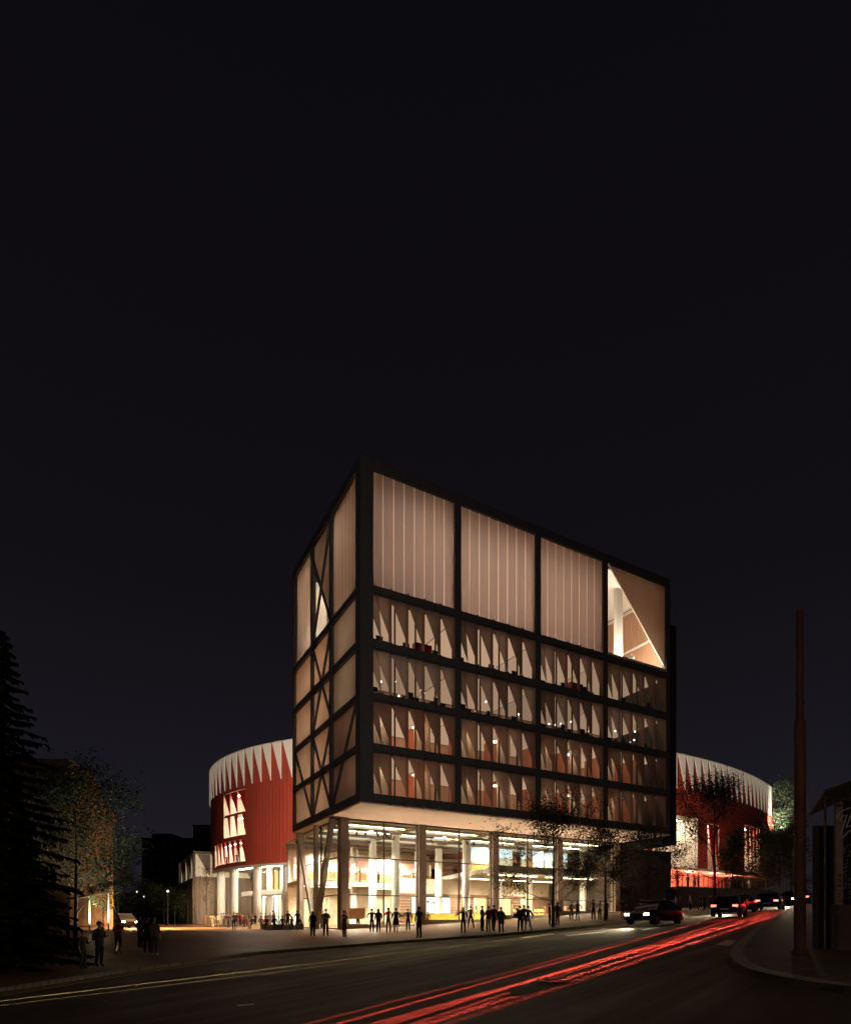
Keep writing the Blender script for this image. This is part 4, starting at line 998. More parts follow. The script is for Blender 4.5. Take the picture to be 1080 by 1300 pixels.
# shop hut with hoarding on the right
def hut():
    Y = 16.0; s = 766/Y
    def PX(px): return (px-540)/s
    def PZ(py): return EYE+(1174-py)/s
    bx = PX(1028); zg = hgt(bx, Y)+.13
    t = thing('kiosk_hut', 'dark hut with a tilted canopy on a thin frame behind the rusty pole', 'kiosk', (bx, Y, zg))
    d = lambda x: x-bx
    MD = mat('hut_boards', (.040, .036, .032), .85, var=.35, scale=1.5, stretch=(6, 6, .3), bump=.3)
    m = MB(); k_ = lambda a, e: d(PX(a)*(Y+e)/Y)
    m.prism([(k_(1031, .6), .6), (k_(1060, .6), .6), (k_(1060, 3.4), 3.4), (k_(1031, 3.4), 3.4)], 0, PZ(1058)-zg+.3); m.prism([(k_(1060.5, .9), .9), (k_(1140, .9), .9), (k_(1140, 3.4), 3.4), (k_(1060.5, 3.4), 3.4)], 0, PZ(1035)-zg+.3); m.build('wall', MD, t)
    m = MB(); m.slab([(d(PX(1028)), -.6, PZ(1013)-zg), (d(PX(1140)), -.6, PZ(972)-zg), (d(PX(1200)), 2.6, PZ(972)-zg), (d(PX(1028)*(Y+2.6)/Y), 2.6, PZ(1013)-zg)], (0, 0, .07)); m.build('canopy', MD, t)
    m = MB(); z0 = PZ(1016)-zg
    m.beam((d(PX(1031)), -.5, PZ(1018)-zg), (d(PX(1062)), -.5, PZ(1021)-zg), .05, .05); m.beam((d(PX(1057)), -.5, PZ(1004)-zg), (d(PX(1062)), -.5, PZ(1021)-zg), .04, .04)
    m.box(d(PX(1031)), -.52, 0, d(PX(1032.5)), -.46, PZ(1015)-zg); m.build('canopy_frame', M_alu, t)
    lw = tag(None or MB().box(0, -.25, 0, PX(1150)-PX(1056), .05, PZ(1149)-zg).build('low_wall', M_dark, None, loc=(PX(1056), Y, zg)), 'low dark wall that carries the lettered hoarding', 'wall')
    h = thing('hoarding', 'black hoarding with white brush lettering beside a strip of dark vertical capitals', 'sign', (PX(1057), Y-.12, PZ(1149)))
    m = MB(); m.box(0, 0, .002, PX(1066)-PX(1057), .08, PZ(1021)-PZ(1149)); m.build('post_board', mat('weathered_board', (.30, .24, .20), .8, var=.3, scale=3), h)
    x0 = PX(1066)-PX(1057)+.003
    m = MB(); m.box(x0, .0, .002, PX(1150)-PX(1057), .06, PZ(1018)-PZ(1149)); m.build('panel', mat('hoarding_black', (.012, .012, .012), .5), h)
    # vertical JIHLAVA
    cu = bpy.data.curves.new('lettering', 'FONT'); cu.body = 'JIHLAVA'; cu.size = .17; cu.extrude = .004; cu.space_character = 1.25
    to = bpy.data.objects.new('tmp', cu); COL.objects.link(to)
    me = bpy.data.meshes.new_from_object(to.evaluated_get(bpy.context.evaluated_depsgraph_get())); bpy.data.objects.remove(to)
    me.materials.clear(); me.materials.append(mat('ink', (.03, .025, .022), .7))
    o = bpy.data.objects.new('lettering', me); COL.objects.link(o); o.parent = h
    o.rotation_euler = (0, -pi/2, 0); 
    o.matrix_local = Matrix.Translation((.155, -.006, .07)) @ Matrix.Rotation(-pi/2, 4, 'Y') @ Matrix.Rotation(pi/2, 4, 'X')
    # big outlined brush letters Z U, the rest runs out of the photograph
    MW_ = mat('letter_white', (.62, .60, .55), .6)
    def q(px, py): return (PX(px)-PX(1057), -.02, PZ(py)-PZ(1149))
    zo = [(1058, 1041), (1059, 1036), (1064, 1031), (1075, 1027), (1077, 1031), (1069, 1052), (1074, 1050), (1080, 1048), (1080, 1053), (1072, 1057), (1064, 1066), (1062, 1060), (1066, 1049), (1070, 1036), (1064, 1038), (1061, 1044), (1058, 1041)]
    m = MB(); m.tube([q(*p) for p in zo], .016, 6); m.build('letter', MW_, h)
    uo = [(1078, 1030), (1081, 1029), (1079, 1040), (1082, 1046), (1086, 1040), (1088, 1028), (1092, 1027), (1090, 1046), (1083, 1054), (1077, 1048), (1078, 1030)]
    m = MB(); m.tube([q(*p) for p in uo], .016, 6); m.build('letter', MW_, h)
    ML = [mat('printed_leaf', (.16, .14, .07), .8, var=.5), mat('printed_leaf_pale', (.26, .24, .17), .8, var=.4)]
    rr = random.Random(9); m = MB()
    for i in range(150):
        cx, cz = PX(rr.uniform(1066.5, 1110))-PX(1057), PZ(rr.uniform(1072, 1144))-PZ(1149); r = rr.uniform(.015, .06); a = rr.uniform(0, 6.28); m.mi(i % 2)
        m.slab([(cx+r*cos(a), -.004, cz+r*sin(a)), (cx-.4*r*sin(a), -.004, cz+.4*r*cos(a)), (cx-r*cos(a), -.004, cz-r*sin(a)), (cx+.4*r*sin(a), -.004, cz-.4*r*cos(a))], (0, -.004-i*.00002, 0))
    m.build('printed_foliage', ML, h)
hut()
point('street_fill', W(54, -8, 11), 520, (1, .66, .46), .35)  # unseen light added to wash the dark terrace wall
spot('plaza_front_fill', W(-13, 3, 11), W(-7, 22, 1), 17000, (1, .56, .24), 58, .9, .35)  # unseen spot added to light benches and people from the front
# ------------------------------------------------------------------ fill lights added without lamp bodies, standing for street lighting
point('street_fill', (-10, -12, 12.0), 1500, (1, .74, .55), .35)  # unseen fill light added to lift the dark street side
spot('facade_fill', (-4, 6, 15.0), W(12, 0, 26), 9000, (1, .86, .76), 62, .6, .4)  # spot in mid air, added to lift the dark facade frames
point('street_fill', (10, -5, 9.0), 520, (1, .66, .42), .35)  # second unseen fill light, near the right pavement
spot('plaza_fill_spot', W(-12, 26, 9.5), W(-12, 25, 0), 34000, (1, .54, .20), 112, 1, .35)  # this and the next plaza spots are added to brighten the paving
spot('plaza_fill_spot', W(-24, 20, 9.5), W(-24, 19, 0), 2200, (1, .58, .25), 96, 1, .35)
spot('plaza_fill_spot', W(2, 0, 10.9), W(3, -.5, 0), 3200, (1, .52, .18), 105, .9, .35)
spot('plaza_fill_spot', W(14, 0, 10.9), W(15, -.5, 0), 2600, (1, .52, .18), 105, .9, .35)
# ------------------------------------------------------------------ trees
def leaf_mat(name, col, tr=.3):
    if name in MATS: return MATS[name]
    m = translucent(name, col, tr, 0, .45, .9, (1, 1, 1)); return m
M_bark = mat('bark', (.055, .042, .032), .95, var=.35, scale=3, stretch=(2, 2, .4), bump=.8)
L1 = leaf_mat('leaf_dark', (.030, .040, .018)); L2 = leaf_mat('leaf_mid', (.055, .070, .028)); L3 = leaf_mat('leaf_autumn', (.10, .070, .030))
L4 = leaf_mat('leaf_pale', (.16, .18, .11), .35)
def tree(name, label, base, H, R, cb, seed, nl=5200, leaf=.13, mats=(L1, L2), trunk_r=.09, squash=1.0, lean=(0, 0), group=None, limbs=13, gap=.0, skew=(0, 0), cat='tree', multi=0, tips=3, elb=28):
    rr = random.Random(seed); t = thing(name, label, cat, base, 0, group)
    m = MB(); n = 9; pts = []; rad = []
    for i in range(n):
        f = i/(n-1); pts.append((lean[0]*f+.06*H*.1*sin(f*5+seed)*f, lean[1]*f+.05*sin(f*4+seed*2)*f, H*.93*f)); rad.append(trunk_r*(1-f)**.8+.012+(.03*trunk_r/.09 if i == 0 else 0))
    m.tube(pts, rad, 9); ends = []
    def at(f):
        k = min(n-2, int(f*(n-1))); g = f*(n-1)-k; return Vector(pts[k]).lerp(Vector(pts[k+1]), g)
    starts = []
    for i in range(limbs):
        f = cb/H*.85+(1-cb/H*.85)*(i+.3)/limbs; starts.append((f, i*2.4+rr.uniform(-.4, .4)))
    for f, a in starts:
        p = at(min(.97, f)); fz = (p.z-cb)/(H-cb); 
        ln = R*max(.28, (1-(2*max(0, fz-.25)/1.5)**2))*rr.uniform(.75, 1.12)
        el = radians(rr.uniform(elb, elb+24)+28*max(0, fz)); q = p; P = [p]; d = Vector((cos(a)*cos(el), sin(a)*cos(el), sin(el)))
        for s in range(4):
            d = (d+Vector((rr.uniform(-.18, .18), rr.uniform(-.18, .18), rr.uniform(-.05, .16)))).normalized(); q = q+d*ln/4*1.25; P.append(q.copy())
        r0 = trunk_r*.42*(1-f*.5); m.tube(P, [r0, r0*.75, r0*.5, r0*.32, .008], 6, cap=False)
        ends.append((P[4], 1.0)); ends.append((P[3], .8))
        for s in range(2, 5):
            for _ in range(tips):
                d2 = (d+Vector((rr.uniform(-1, 1), rr.uniform(-1, 1), rr.uniform(-.6, .8)))).normalized(); e_ = P[s]+d2*ln*rr.uniform(.22, .5)
                mid = (P[s]+e_)/2+Vector((0, 0, .05*ln)); m.tube([P[s], mid, e_], [r0*.3, r0*.18, .005], 4, cap=False); ends.append((e_, 1.0)); ends.append((mid, .7))
    m.build('trunk', M_bark, t, smooth=True)
    c = MB(); k = 0; keep = [e_ for e_ in ends if rr.random() > gap]
    while k < nl:
        e_, w_ = rr.choice(keep); cl = R*.17*w_
        cx = e_+Vector((rr.gauss(0, cl), rr.gauss(0, cl), rr.gauss(0, cl*.75)))
        for _ in range(4):
            p = cx+Vector((rr.gauss(0, leaf*1.1), rr.gauss(0, leaf*1.1), rr.gauss(0, leaf*1.0))); s = leaf*rr.uniform(.55, 1.15)
            a = Vector((rr.gauss(0, 1), rr.gauss(0, 1), rr.gauss(0, .6))).normalized(); b = a.cross(Vector((rr.gauss(0, 1), rr.gauss(0, 1), rr.gauss(0, 1)))).normalized()
            c.mi(0 if rr.random() < .6 else 1)
            c.face([p-a*s*.5, p+b*s*.28-a*s*.05, p+a*s*.5, p-b*s*.28+a*s*.05]); k += 1
    c.build('crown', list(mats), t)
    return t
def gp(px, py, dz=.12): return ray(px, py, dz)
def top(base, py): return EYE+(1174-py)/766*base.y-base.z
p = gp(702, 1177); tree('street_tree', 'street tree with open autumn leaves before the middle of the glazed hall', p, top(p, 1030), (56/766)*p.y, 1.3, 11, 16000, .135, (L1, L3), .10, group='young street trees along the hall', elb=14, gap=.3)
p = gp(768, 1169); tree('street_tree', 'slimmer street tree before the last glass bay of the hall', p, top(p, 1048), (30/766)*p.y, 1.8, 12, 7500, .14, (L1, L3), .08, group='young street trees along the hall', elb=14, gap=.1)
p = gp(834, 1162); p = gp(822, 1163); tree('street_tree', 'dark street tree against the blank end wall', p, top(p, 1058), (38/766)*p.y, 1.8, 13, 7000, .15, (L1, L2), .09, group='young street trees along the hall', elb=14)
p = gp(907, 1152); tree('street_tree', 'large spreading street tree in front of the red arena and terrace', p, top(p, 997), (52/766)*p.y, 2.6, 15, 19000, .19, (L1, L1), .17, group='young street trees along the hall', elb=14, gap=.08, limbs=15)
p = W(52.2, 9.0, TZ_-.05); p = Vector(((930-540)/766*78, 78, TZ_-.05)); tree('terrace_tree', 'dense dark tree standing on the terrace before the arena wall', p, 7.0, 1.5, .9, 16, 3600, .2, (L1, L1), .10)
p = Vector(((990-540)/766*112, 112, 4.8)); tree('floodlit_tree', 'pale floodlit tree at the right edge of the arena', p, top(p, 990), 3.6, 9, 17, 6500, .34, (L4, L2), .2, limbs=16)
flood(p+Vector((-3, -5, 13.5)), p+Vector((0, 0, 20)), 9000, (.95, 1, .82), 100, 'small floodlight added in mid air before the pale tree beside the arena')
for k, (px, Y, h, r) in enumerate(((972, 101, 9.5, 3.0), (993, 96, 8.6, 2.6), (1004, 108, 13, 3.6))):
    q = Vector(((px-540)/766*Y, Y, hgt((px-540)/766*Y, Y))); tree('dark_tree', ['bushy dark tree below the right end of the arena', 'bushy dark tree left of the rusty pole', 'taller dark tree behind the rusty pole'][k], q, h+1.5, r, 1.0, 20+k, 3800, .34, (L1, L1), .14, group='dark trees beside the arena')
# left group
p = gp(96, 1207); tree('plaza_tree', 'spreading dark tree with lit lower leaves beside the standing people on the left', p, top(p, 992), (72/766)*p.y, 2.5, 31, 15000, .17, (L2, leaf_mat('leaf_grey', (.12, .14, .10))), .11, limbs=15, gap=.05)
spot('tree_uplight', p+Vector((1.1, 2.3, .3)), p+Vector((.2, .6, 4)), 2600, (1, .96, .78), 85, .7, .08)
p = Vector(((131-540)/766*45, 45, 0)); p.z = hgt(p.x, p.y)+.12; tree('lit_shrub', 'round pale green lit shrub beside the shelter', p, 3.4, 1.25, 1.1, 32, 3400, .13, (L4, L2), .06, cat='shrub')
spot('shrub_light', p+Vector((.6, -2.2, .3)), p+Vector((0, 0, 2.4)), 900, (1, .92, .58), 80, .7, .08)
for k, (px, Y, h, r, lab) in enumerate(((208, 92, 5.2, 2.3, 'dark green bush left of the annex'), (222, 90, 4.0, 1.8, 'smaller bush touching the corner of the annex'), (196, 98, 6, 2.4, 'dim bush in front of the apartment block'), (168, 100, 7.5, 3.2, 'dim tree left of the apartment block'), (150, 85, 8.5, 3.4, 'dim tree above the far car headlights'), (182, 120, 7, 3, 'low dim tree at the foot of the apartment block'))):
    q = Vector(((px-540)/766*Y, Y, 0)); q.z = hgt(q.x, q.y)+.1; tree('plaza_bush', lab, q, h, r, .8, 40+k, 2600, .24, (L1, L2), .07, group='bushes and low trees beyond the plaza', cat='bush')
p = Vector(((250-540)/766*88, 88, 0)); p.z = hgt(p.x, p.y)+.12; tree('young_tree', 'thin young tree before the concrete wall of the annex', Vector(((262-540)/766*88, 88, p.z)), 8.5, 1.6, 2.5, 47, 900, .16, (L3, L3), .05)

def conifer(label, base, H, R, seed, z0=.4, n=80):
    rr = random.Random(seed); t = thing('conifer_tree', label, 'tree', base, 0, 'big dark conifers on the left')
    m = MB(); m.tube([(0, 0, 0), (.05, .02, H*.5), (0, 0, H)], [.26, .15, .02], 9); c = MB()
    for i in range(n*3):
        f = (i/(n*3))**.85; z = z0+(H-z0)*f; L_ = R*(1-f)**.85*rr.uniform(.5, 1.2)+.15; a = i*2.399+rr.uniform(-.3, .3)
        P = []; k = 7
        for j in range(k+1):
            g = j/k; P.append(Vector((cos(a)*L_*g, sin(a)*L_*g, z+L_*(.18*g-.55*g*g+.25*g*g*g))))
        m.tube([tuple(q) for q in P[::2]+[P[-1]]], [.035*(1-f)+.008]*4+[.004], 4, cap=False)
        side = Vector((-sin(a), cos(a), 0))
        nn = int(64*L_/R)+14
        for s in range(nn):
            g = rr.uniform(.12, 1); b = P[0]+(P[-1]-P[0])*g; b = P[min(k-1, int(g*k))].lerp(P[min(k, int(g*k)+1)], g*k-int(g*k) if g < 1 else 1)
            w_ = L_*.26*(1-g*.75)*rr.uniform(.5, 1.2)+.08; d = (side*rr.choice((-1, 1))*rr.uniform(.5, 1)+Vector((cos(a), sin(a), 0))*.6+Vector((0, 0, rr.uniform(-.55, -.05)))).normalized()
            e_ = b+d*w_; wd = Vector((0, 0, 1)).cross(d).normalized()*(.025+.025*rr.random()); c.mi(s % 2)
            c.face([b-wd, b+wd, e_+wd*.3, e_-wd*.3]); c.face([b+Vector((0, 0, .03)), b-Vector((0, 0, .03)), e_-Vector((0, 0, .12*rr.random()+.02)), e_])
    m.build('trunk', M_bark, t); c.build('crown', [leaf_mat('needles', (.020, .028, .018), .15), leaf_mat('needles_b', (.030, .036, .022), .15)], t)
p = Vector(((2-540)/766*24, 24, hgt(-16.8, 24))); conifer('tall dark conifer at the left edge of the photo', p, EYE+(1174-800)/766*24-p.z, 3.3, 3)
p = Vector(((-42-540)/766*27, 27, hgt(-20, 27))); conifer('second dark conifer behind the tall one, half outside the photo', p, 11, 3.4, 4)
p = Vector(((30-540)/766*30, 30, hgt(-20, 30))); conifer('lower dark conifer before the lit old house', p, 7.6, 2.6, 5, n=36)
spot('conifer_light', p+Vector((3.6, 2.5, .4)), p+Vector((-.5, -1.0, 6)), 260, (1, .66, .42), 70, .8, .08)
def hedge():
    a, b = xy(-60, 1236), xy(84, 1206); p = Vector((*a, 0)); q = Vector((*b, 0)); d = q-p; L_ = d.length; rz = atan2(d.y, d.x)
    t = thing('hedge', 'dark clipped hedge along the left edge under the conifers', 'hedge', (p.x, p.y, hgt(p.x, p.y)), rz); rr = random.Random(2)
    m = MB(); m.box(.1, .1, 0, L_-.1, 1.0, 1.45); m.build('branches', M_bark, t); c = MB()
    for i in range(9000):
        f = rr.random()
        if f < .5: x, y, z = rr.uniform(0, L_), rr.uniform(-.05, .15), rr.uniform(0, 1.6)
        elif f < .85: x, y, z = rr.uniform(0, L_), rr.uniform(0, 1.1), 1.5+rr.gauss(0, .08)
        else: x, y, z = L_+rr.uniform(-.1, .1), rr.uniform(0, 1.1), rr.uniform(0, 1.55)
        s = rr.uniform(.05, .1); A = Vector((rr.gauss(0, 1), rr.gauss(0, 1), rr.gauss(0, 1))).normalized(); B = A.cross(Vector((rr.gauss(0, 1), rr.gauss(0, 1), 1))).normalized(); P = Vector((x, y, z)); c.mi(i % 2)
        c.face([P-A*s, P+B*s*.6, P+A*s, P-B*s*.6])
    c.build('foliage', [L1, L2], t)
hedge()

# ------------------------------------------------------------------ people
SKIN = [mat('skin_a', (.50, .30, .21), .6), mat('skin_b', (.36, .20, .13), .6)]
CL = {}
def cloth(nm, c):
    if nm not in CL: CL[nm] = mat('cloth_'+nm, c, .9, var=.12, scale=9, bump=.2)
    return CL[nm]
for nm, c in dict(black=(.018, .017, .018), charcoal=(.040, .040, .044), navy=(.022, .028, .050), brown=(.085, .050, .032), maroon=(.16, .025, .025), red=(.42, .045, .03),
                  grey=(.17, .17, .17), teal=(.10, .14, .14), olive=(.10, .10, .055), cream=(.60, .54, .44), white=(.70, .68, .64), denim=(.07, .09, .14), khaki=(.26, .20, .13), pink=(.50, .26, .22), rust=(.34, .12, .05)).items(): cloth(nm, c)
EYE_M = mat('eye_dark', (.02, .015, .012), .3)
HAIRM = [mat('hair_dark', (.018, .013, .010), .6), mat('hair_brown', (.07, .04, .022), .6), mat('hair_fair', (.30, .21, .11), .6)]
POSES = {
 'stand': dict(L=((.25, .02, 1.14), (.27, -.06, .89)), R=((.25, .02, 1.14), (.26, -.04, .89))),
 'hips': dict(L=((.40, .08, 1.18), (.20, -.02, 1.03)), R=((.40, .08, 1.18), (.20, -.02, 1.03))),
 'hip': dict(L=((.25, .02, 1.14), (.27, -.06, .89)), R=((.40, .08, 1.18), (.20, -.02, 1.03))),
 'photo': dict(L=((.26, -.10, 1.20), (.10, -.26, 1.46)), R=((.26, -.10, 1.20), (.10, -.26, 1.46))),
 'reach': dict(L=((.25, .02, 1.14), (.27, -.06, .89)), R=((.42, -.05, 1.24), (.60, -.20, 1.12))),
 'crossed': dict(L=((.26, -.02, 1.16), (.03, -.21, 1.17)), R=((.27, -.02, 1.14), (.02, -.19, 1.12))),
 'walk': dict(L=((.25, -.10, 1.16), (.24, -.28, .96)), R=((.26, .14, 1.16), (.27, .14, .91)), legs=((-.22, .14), (.30, .02))),
 'wide': dict(L=((.38, .08, 1.18), (.20, -.02, 1.03)), R=((.25, .02, 1.14), (.24, -.10, .90)), spread=.14),
 'talk': dict(L=((.25, -.02, 1.15), (.16, -.26, 1.20)), R=((.25, .03, 1.14), (.26, -.05, .89))),
 'seat': dict(L=((.25, -.02, .72), (.13, -.30, .60)), R=((.25, -.02, .72), (.13, -.28, .58)), seated=True),
}
BODY = {}
def body(pose):
    if pose in BODY: return BODY[pose]
    D = POSES[pose]; V = []; E = []; Rr = []; TG = []
    def add(p, r, tagn, par=None):
        V.append(Vector(p)); Rr.append(r if isinstance(r, tuple) else (r, r)); TG.append(tagn)
        if par is not None: E.append((par, len(V)-1))
        return len(V)-1
    dz = -.45 if D.get('seated') else 0
    pel = add((0, 0, .95+dz), (.158, .122), 'hip'); sp_ = add((0, -.005, 1.12+dz), (.130, .098), 'top', pel); ch = add((0, 0, 1.30+dz), (.172, .122), 'top', sp_)
    nb = add((0, .01, 1.445+dz), (.085, .07), 'top', ch); nk = add((0, .005, 1.515+dz), (.052, .055), 'skin', nb)
    h1 = add((0, -.012, 1.585+dz), (.066, .082), 'skin', nk); h2 = add((0, -.005, 1.655+dz), (.080, .098), 'skin', h1); h3 = add((0, .004, 1.715+dz), (.056, .068), 'skin', h2)
    for sgn, key in ((1, 'L'), (-1, 'R')):
        el, wr = D[key]; el = Vector((el[0]*sgn, el[1], el[2]+(0 if not dz else 0))); wr = Vector((wr[0]*sgn, wr[1], wr[2]))
        if dz: el.z = el.z; wr.z = wr.z
        sh = add((.175*sgn, .005, 1.405+dz), .062, 'top', ch if False else nb)
        me_ = add((Vector((.175*sgn, .005, 1.405+dz))+el)/2, .058, 'top', sh); e_ = add(el, .050, 'arm', me_); fm = add((el+wr)/2, .043, 'arm', e_); w_ = add(wr, (.024, .024), 'skin', fm)
        d = (wr-el).normalized(); front = Vector((0, -1, 0)); lat = d.cross(Vector((sgn, 0, 0)))
        if lat.length < .2: lat = d.cross(Vector((0, 0, 1)))
        lat.normalize(); cur = d.cross(lat).normalized()
        if cur.x*sgn > 0: cur = -cur
        pm = add(wr+d*.055, (.030, .020), 'skin', w_)
        th = wr+d*.035+lat*.03; t1 = add(th, .011, 'skin', pm); add(th+d*.035+lat*.02+cur*.01, .009, 'skin', t1)
        for k in range(4):
            b = wr+d*.092+lat*(.030-.020*k); ln = (.030, .036, .032, .024)[k]
            f1 = add(b, .0095, 'skin', pm); f2 = add(b+d*ln+cur*.008, .0085, 'skin', f1); add(b+d*ln*1.75+cur*.026, .0072, 'skin', f2)
        spd = D.get('spread', .012)
        hp = add((.085*sgn, 0, .87+dz), .100, 'leg', pel)
        if dz:
            kn = add((.12*sgn, -.42, .50), .062, 'leg', hp); mc = add((.12*sgn, -.40, .30), .052, 'shin', kn); an = add((.12*sgn, -.38, .085), .038, 'shin', mc); add((.13*sgn, -.52, .035), (.040, .030), 'shoe', an)
        else:
            ly, lz = (0, 0)
            if 'legs' in D: ly = D['legs'][0 if sgn > 0 else 1][0]; lz = D['legs'][0 if sgn > 0 else 1][1]
            x1 = (.095+spd*.5)*sgn; x2 = (.10+spd)*sgn
            kn = add((x1, -.02+ly*.42, .50+lz*.2), .074, 'leg', hp); mc = add((x1*.5+x2*.5, ly*.75+.01, .30+lz*.3), .066, 'shin', kn); an = add((x2, .02+ly, .085+lz*.4), .048, 'shin', mc)
            add((x2*1.08, -.13+ly, .036+lz*.1), (.042, .030), 'shoe', an)
    me = bpy.data.meshes.new('t'); me.from_pydata([tuple(v) for v in V], E, [])
    o = bpy.data.objects.new('t', me); COL.objects.link(o)
    s = o.modifiers.new('s', 'SKIN'); s.branch_smoothing = .4; s.use_smooth_shade = True
    for i, sv in enumerate(me.skin_vertices[0].data): sv.radius = Rr[i]; sv.use_root = (i == 0)
    b = o.modifiers.new('b', 'SUBSURF'); b.levels = b.render_levels = 1
    dg = bpy.context.evaluated_depsgraph_get(); r = bpy.data.meshes.new_from_object(o.evaluated_get(dg)); bpy.data.objects.remove(o)
    # nose, chin and ears
    hz = 1.62+dz
    for v in r.vertices:
        c = v.co
        if abs(c.z-hz) < .02 and abs(c.x) < .022 and c.y < -.05: c.y -= .020
        if abs(c.z-hz) < .03 and abs(c.x) > .062 and abs(c.y) < .035: c.x *= 1.14
    zmin = min(v.co.z for v in r.vertices)
    for v in r.vertices:
        v.co.z = max(v.co.z, 0.0)
    # material per face: nearest bone
    SEG = {'skin': 0, 'top': 1, 'arm': 2, 'hip': 3, 'leg': 3, 'shin': 4, 'shoe': 5}
    segs = [(V[a], V[c], SEG[TG[c]]) for a, c in E]
    idx = []
    for f in r.polygons:
        c = f.center; best = 9; bi = 1
        for A, B, k in segs:
            ab = B-A; t = max(0, min(1, (c-A).dot(ab)/max(1e-9, ab.length_squared))); dd = (A+ab*t-c).length
            if dd < best: best = dd; bi = k
        if bi == 1 and c.z < .98+dz and abs(c.x) < .2: bi = 3
        idx.append(bi)
    for k in range(7): r.materials.append(EYE_M)
    bm = bmesh.new(); bm.from_mesh(r); n0 = len(bm.faces)
    for sx in (-1, 1): bmesh.ops.create_uvsphere(bm, u_segments=8, v_segments=5, radius=.011, matrix=Matrix.Translation((.030*sx, -.086, 1.645+dz)))
    bm.to_mesh(r); bm.free()
    idx += [6]*(len(r.polygons)-len(idx)); r.polygons.foreach_set('material_index', idx); r.polygons.foreach_set('use_smooth', [True]*len(r.polygons)); r.name = 'person_body'
    BODY[pose] = r; return r
HM = {}
def hair_mesh(kind, dz):
    if (kind, dz) in HM: return HM[(kind, dz)]
    m = MB(); n = 16
    rows = [(1.745, .02), (1.738, .055), (1.715, .082), (1.68, .095), (1.645, .098), (1.605, .090)]
    if kind == 'long': rows += [(1.55, .085), (1.48, .085), (1.40, .080), (1.33, .06)]
    base = 0
    for i, (z, r) in enumerate(rows):
        for j in range(n):
            a = 2*pi*j/n; y = sin(a)*r*1.12+.006; x = cos(a)*r*.94
            if i >= 3: # open at the face
                if y < -.02: y = -.02+(y+.02)*.15; x = math.copysign(max(abs(x), .080 if i < 6 else .07), x) if abs(x) > .01 else x
                if i == 3 and sin(a) < -.3: y = -.088
            if i >= 6: y += .015
            m.v.append((x, y, z+dz))
    for i in range(len(rows)-1):
        for j in range(n):
            k = (j+1) % n
            if i >= 3 and sin(2*pi*(j+.5)/n) < -.45: continue
            m.f.append((i*n+j, i*n+k, (i+1)*n+k, (i+1)*n+j)); m.m.append(0)
    m.f.append(tuple(range(n))); m.m.append(0)
    me = bpy.data.meshes.new('hair'); me.from_pydata(m.v, [], m.f); me.materials.append(HAIRM[0]); me.polygons.foreach_set('use_smooth', [True]*len(me.polygons)); HM[(kind, dz)] = me; return me
GM = {}
def garment(kind):
    if kind in GM: return GM[kind]
    rows = {'coat': [(1.40, .17, .105), (1.2, .175, .13), (1.0, .185, .15), (.8, .21, .17), (.62, .235, .185)], 'skirt': [(1.08, .15, .115), (.95, .18, .14), (.75, .21, .17), (.56, .25, .20)], 'jacket': [(1.42, .185, .12), (1.25, .19, .135), (1.05, .18, .14), (.88, .185, .145)]}[kind]
    m = MB(); n = 20
    for i, (z, rx, ry) in enumerate(rows):
        for j in range(n):
            a = 2*pi*j/n; w_ = 1+.04*sin(a*5+i)*(i/len(rows)); m.v.append((cos(a)*rx*w_, sin(a)*ry*w_, z))
    for i in range(len(rows)-1):
        for j in range(n): k = (j+1) % n; m.f.append((i*n+j, i*n+k, (i+1)*n+k, (i+1)*n+j))
    me = bpy.data.meshes.new(kind); me.from_pydata(m.v, [], m.f); me.materials.append(CL['black']); me.polygons.foreach_set('use_smooth', [True]*len(me.polygons)); GM[kind] = me; return me
PN = 0
def person(label, px, foot, head, pose, face, top_='black', legs='black', short=False, bare=False, hair='short', hm=0, gar=None, gmat=None, shoe='black', skin=0, group=None, at=None, z=None, h=None):
    """face: heading in degrees, 0 = towards the camera (-y), 90 = to the right (+x), 180 = away"""
    if at is None: p = ray(px, foot, .12); sc = min(1.95, max(1.5, (foot-head)/766*p.y))/1.75
    else: p = Vector(at); sc = (h or 1.72)/1.75
    me = body(pose); o = bpy.data.objects.new('person', me); COL.objects.link(o); o.location = p if z is None else (p.x, p.y, z); o.scale = (sc,)*3; o.rotation_euler = (0, 0, radians(face))
    tag(o, label, 'person', group); M = [SKIN[skin], CL[top_], SKIN[skin] if short else CL[top_], CL[legs], SKIN[skin] if bare else CL[legs], CL[shoe], EYE_M]
    for i, mm in enumerate(M): o.material_slots[i].link = 'OBJECT'; o.material_slots[i].material = mm
    dz = -.45 if POSES[pose].get('seated') else 0
    hh = bpy.data.objects.new('hair', hair_mesh(hair, dz)); COL.objects.link(hh); hh.parent = o; hh.material_slots[0].link = 'OBJECT'; hh.material_slots[0].material = HAIRM[hm]
    if gar:
        g = bpy.data.objects.new(gar, garment(gar)); COL.objects.link(g); g.parent = o; g.material_slots[0].link = 'OBJECT'; g.material_slots[0].material = CL[gmat or top_]
    return o
G1 = 'people on the pavement before the hall'
person('person in a long black coat, nearest the foot of the V shaped brace', 397, 1189, 1157, 'stand', 170, 'black', 'black', gar='coat', gmat='black', hair='long', group=G1)
person('person in a grey green jacket left of the corner column', 413.5, 1189, 1154, 'crossed', 20, 'teal', 'charcoal', gar='jacket', gmat='teal', group=G1)
person('person in dark shirt and brown shorts at the right of the corner column', 437, 1190, 1156, 'photo', 60, 'charcoal', 'brown', short=True, bare=True, skin=1, group=G1)
person('person in dark shirt with hands on hips beside a long haired one', 472, 1184, 1154, 'hips', 180, 'charcoal', 'black', short=True, group=G1)
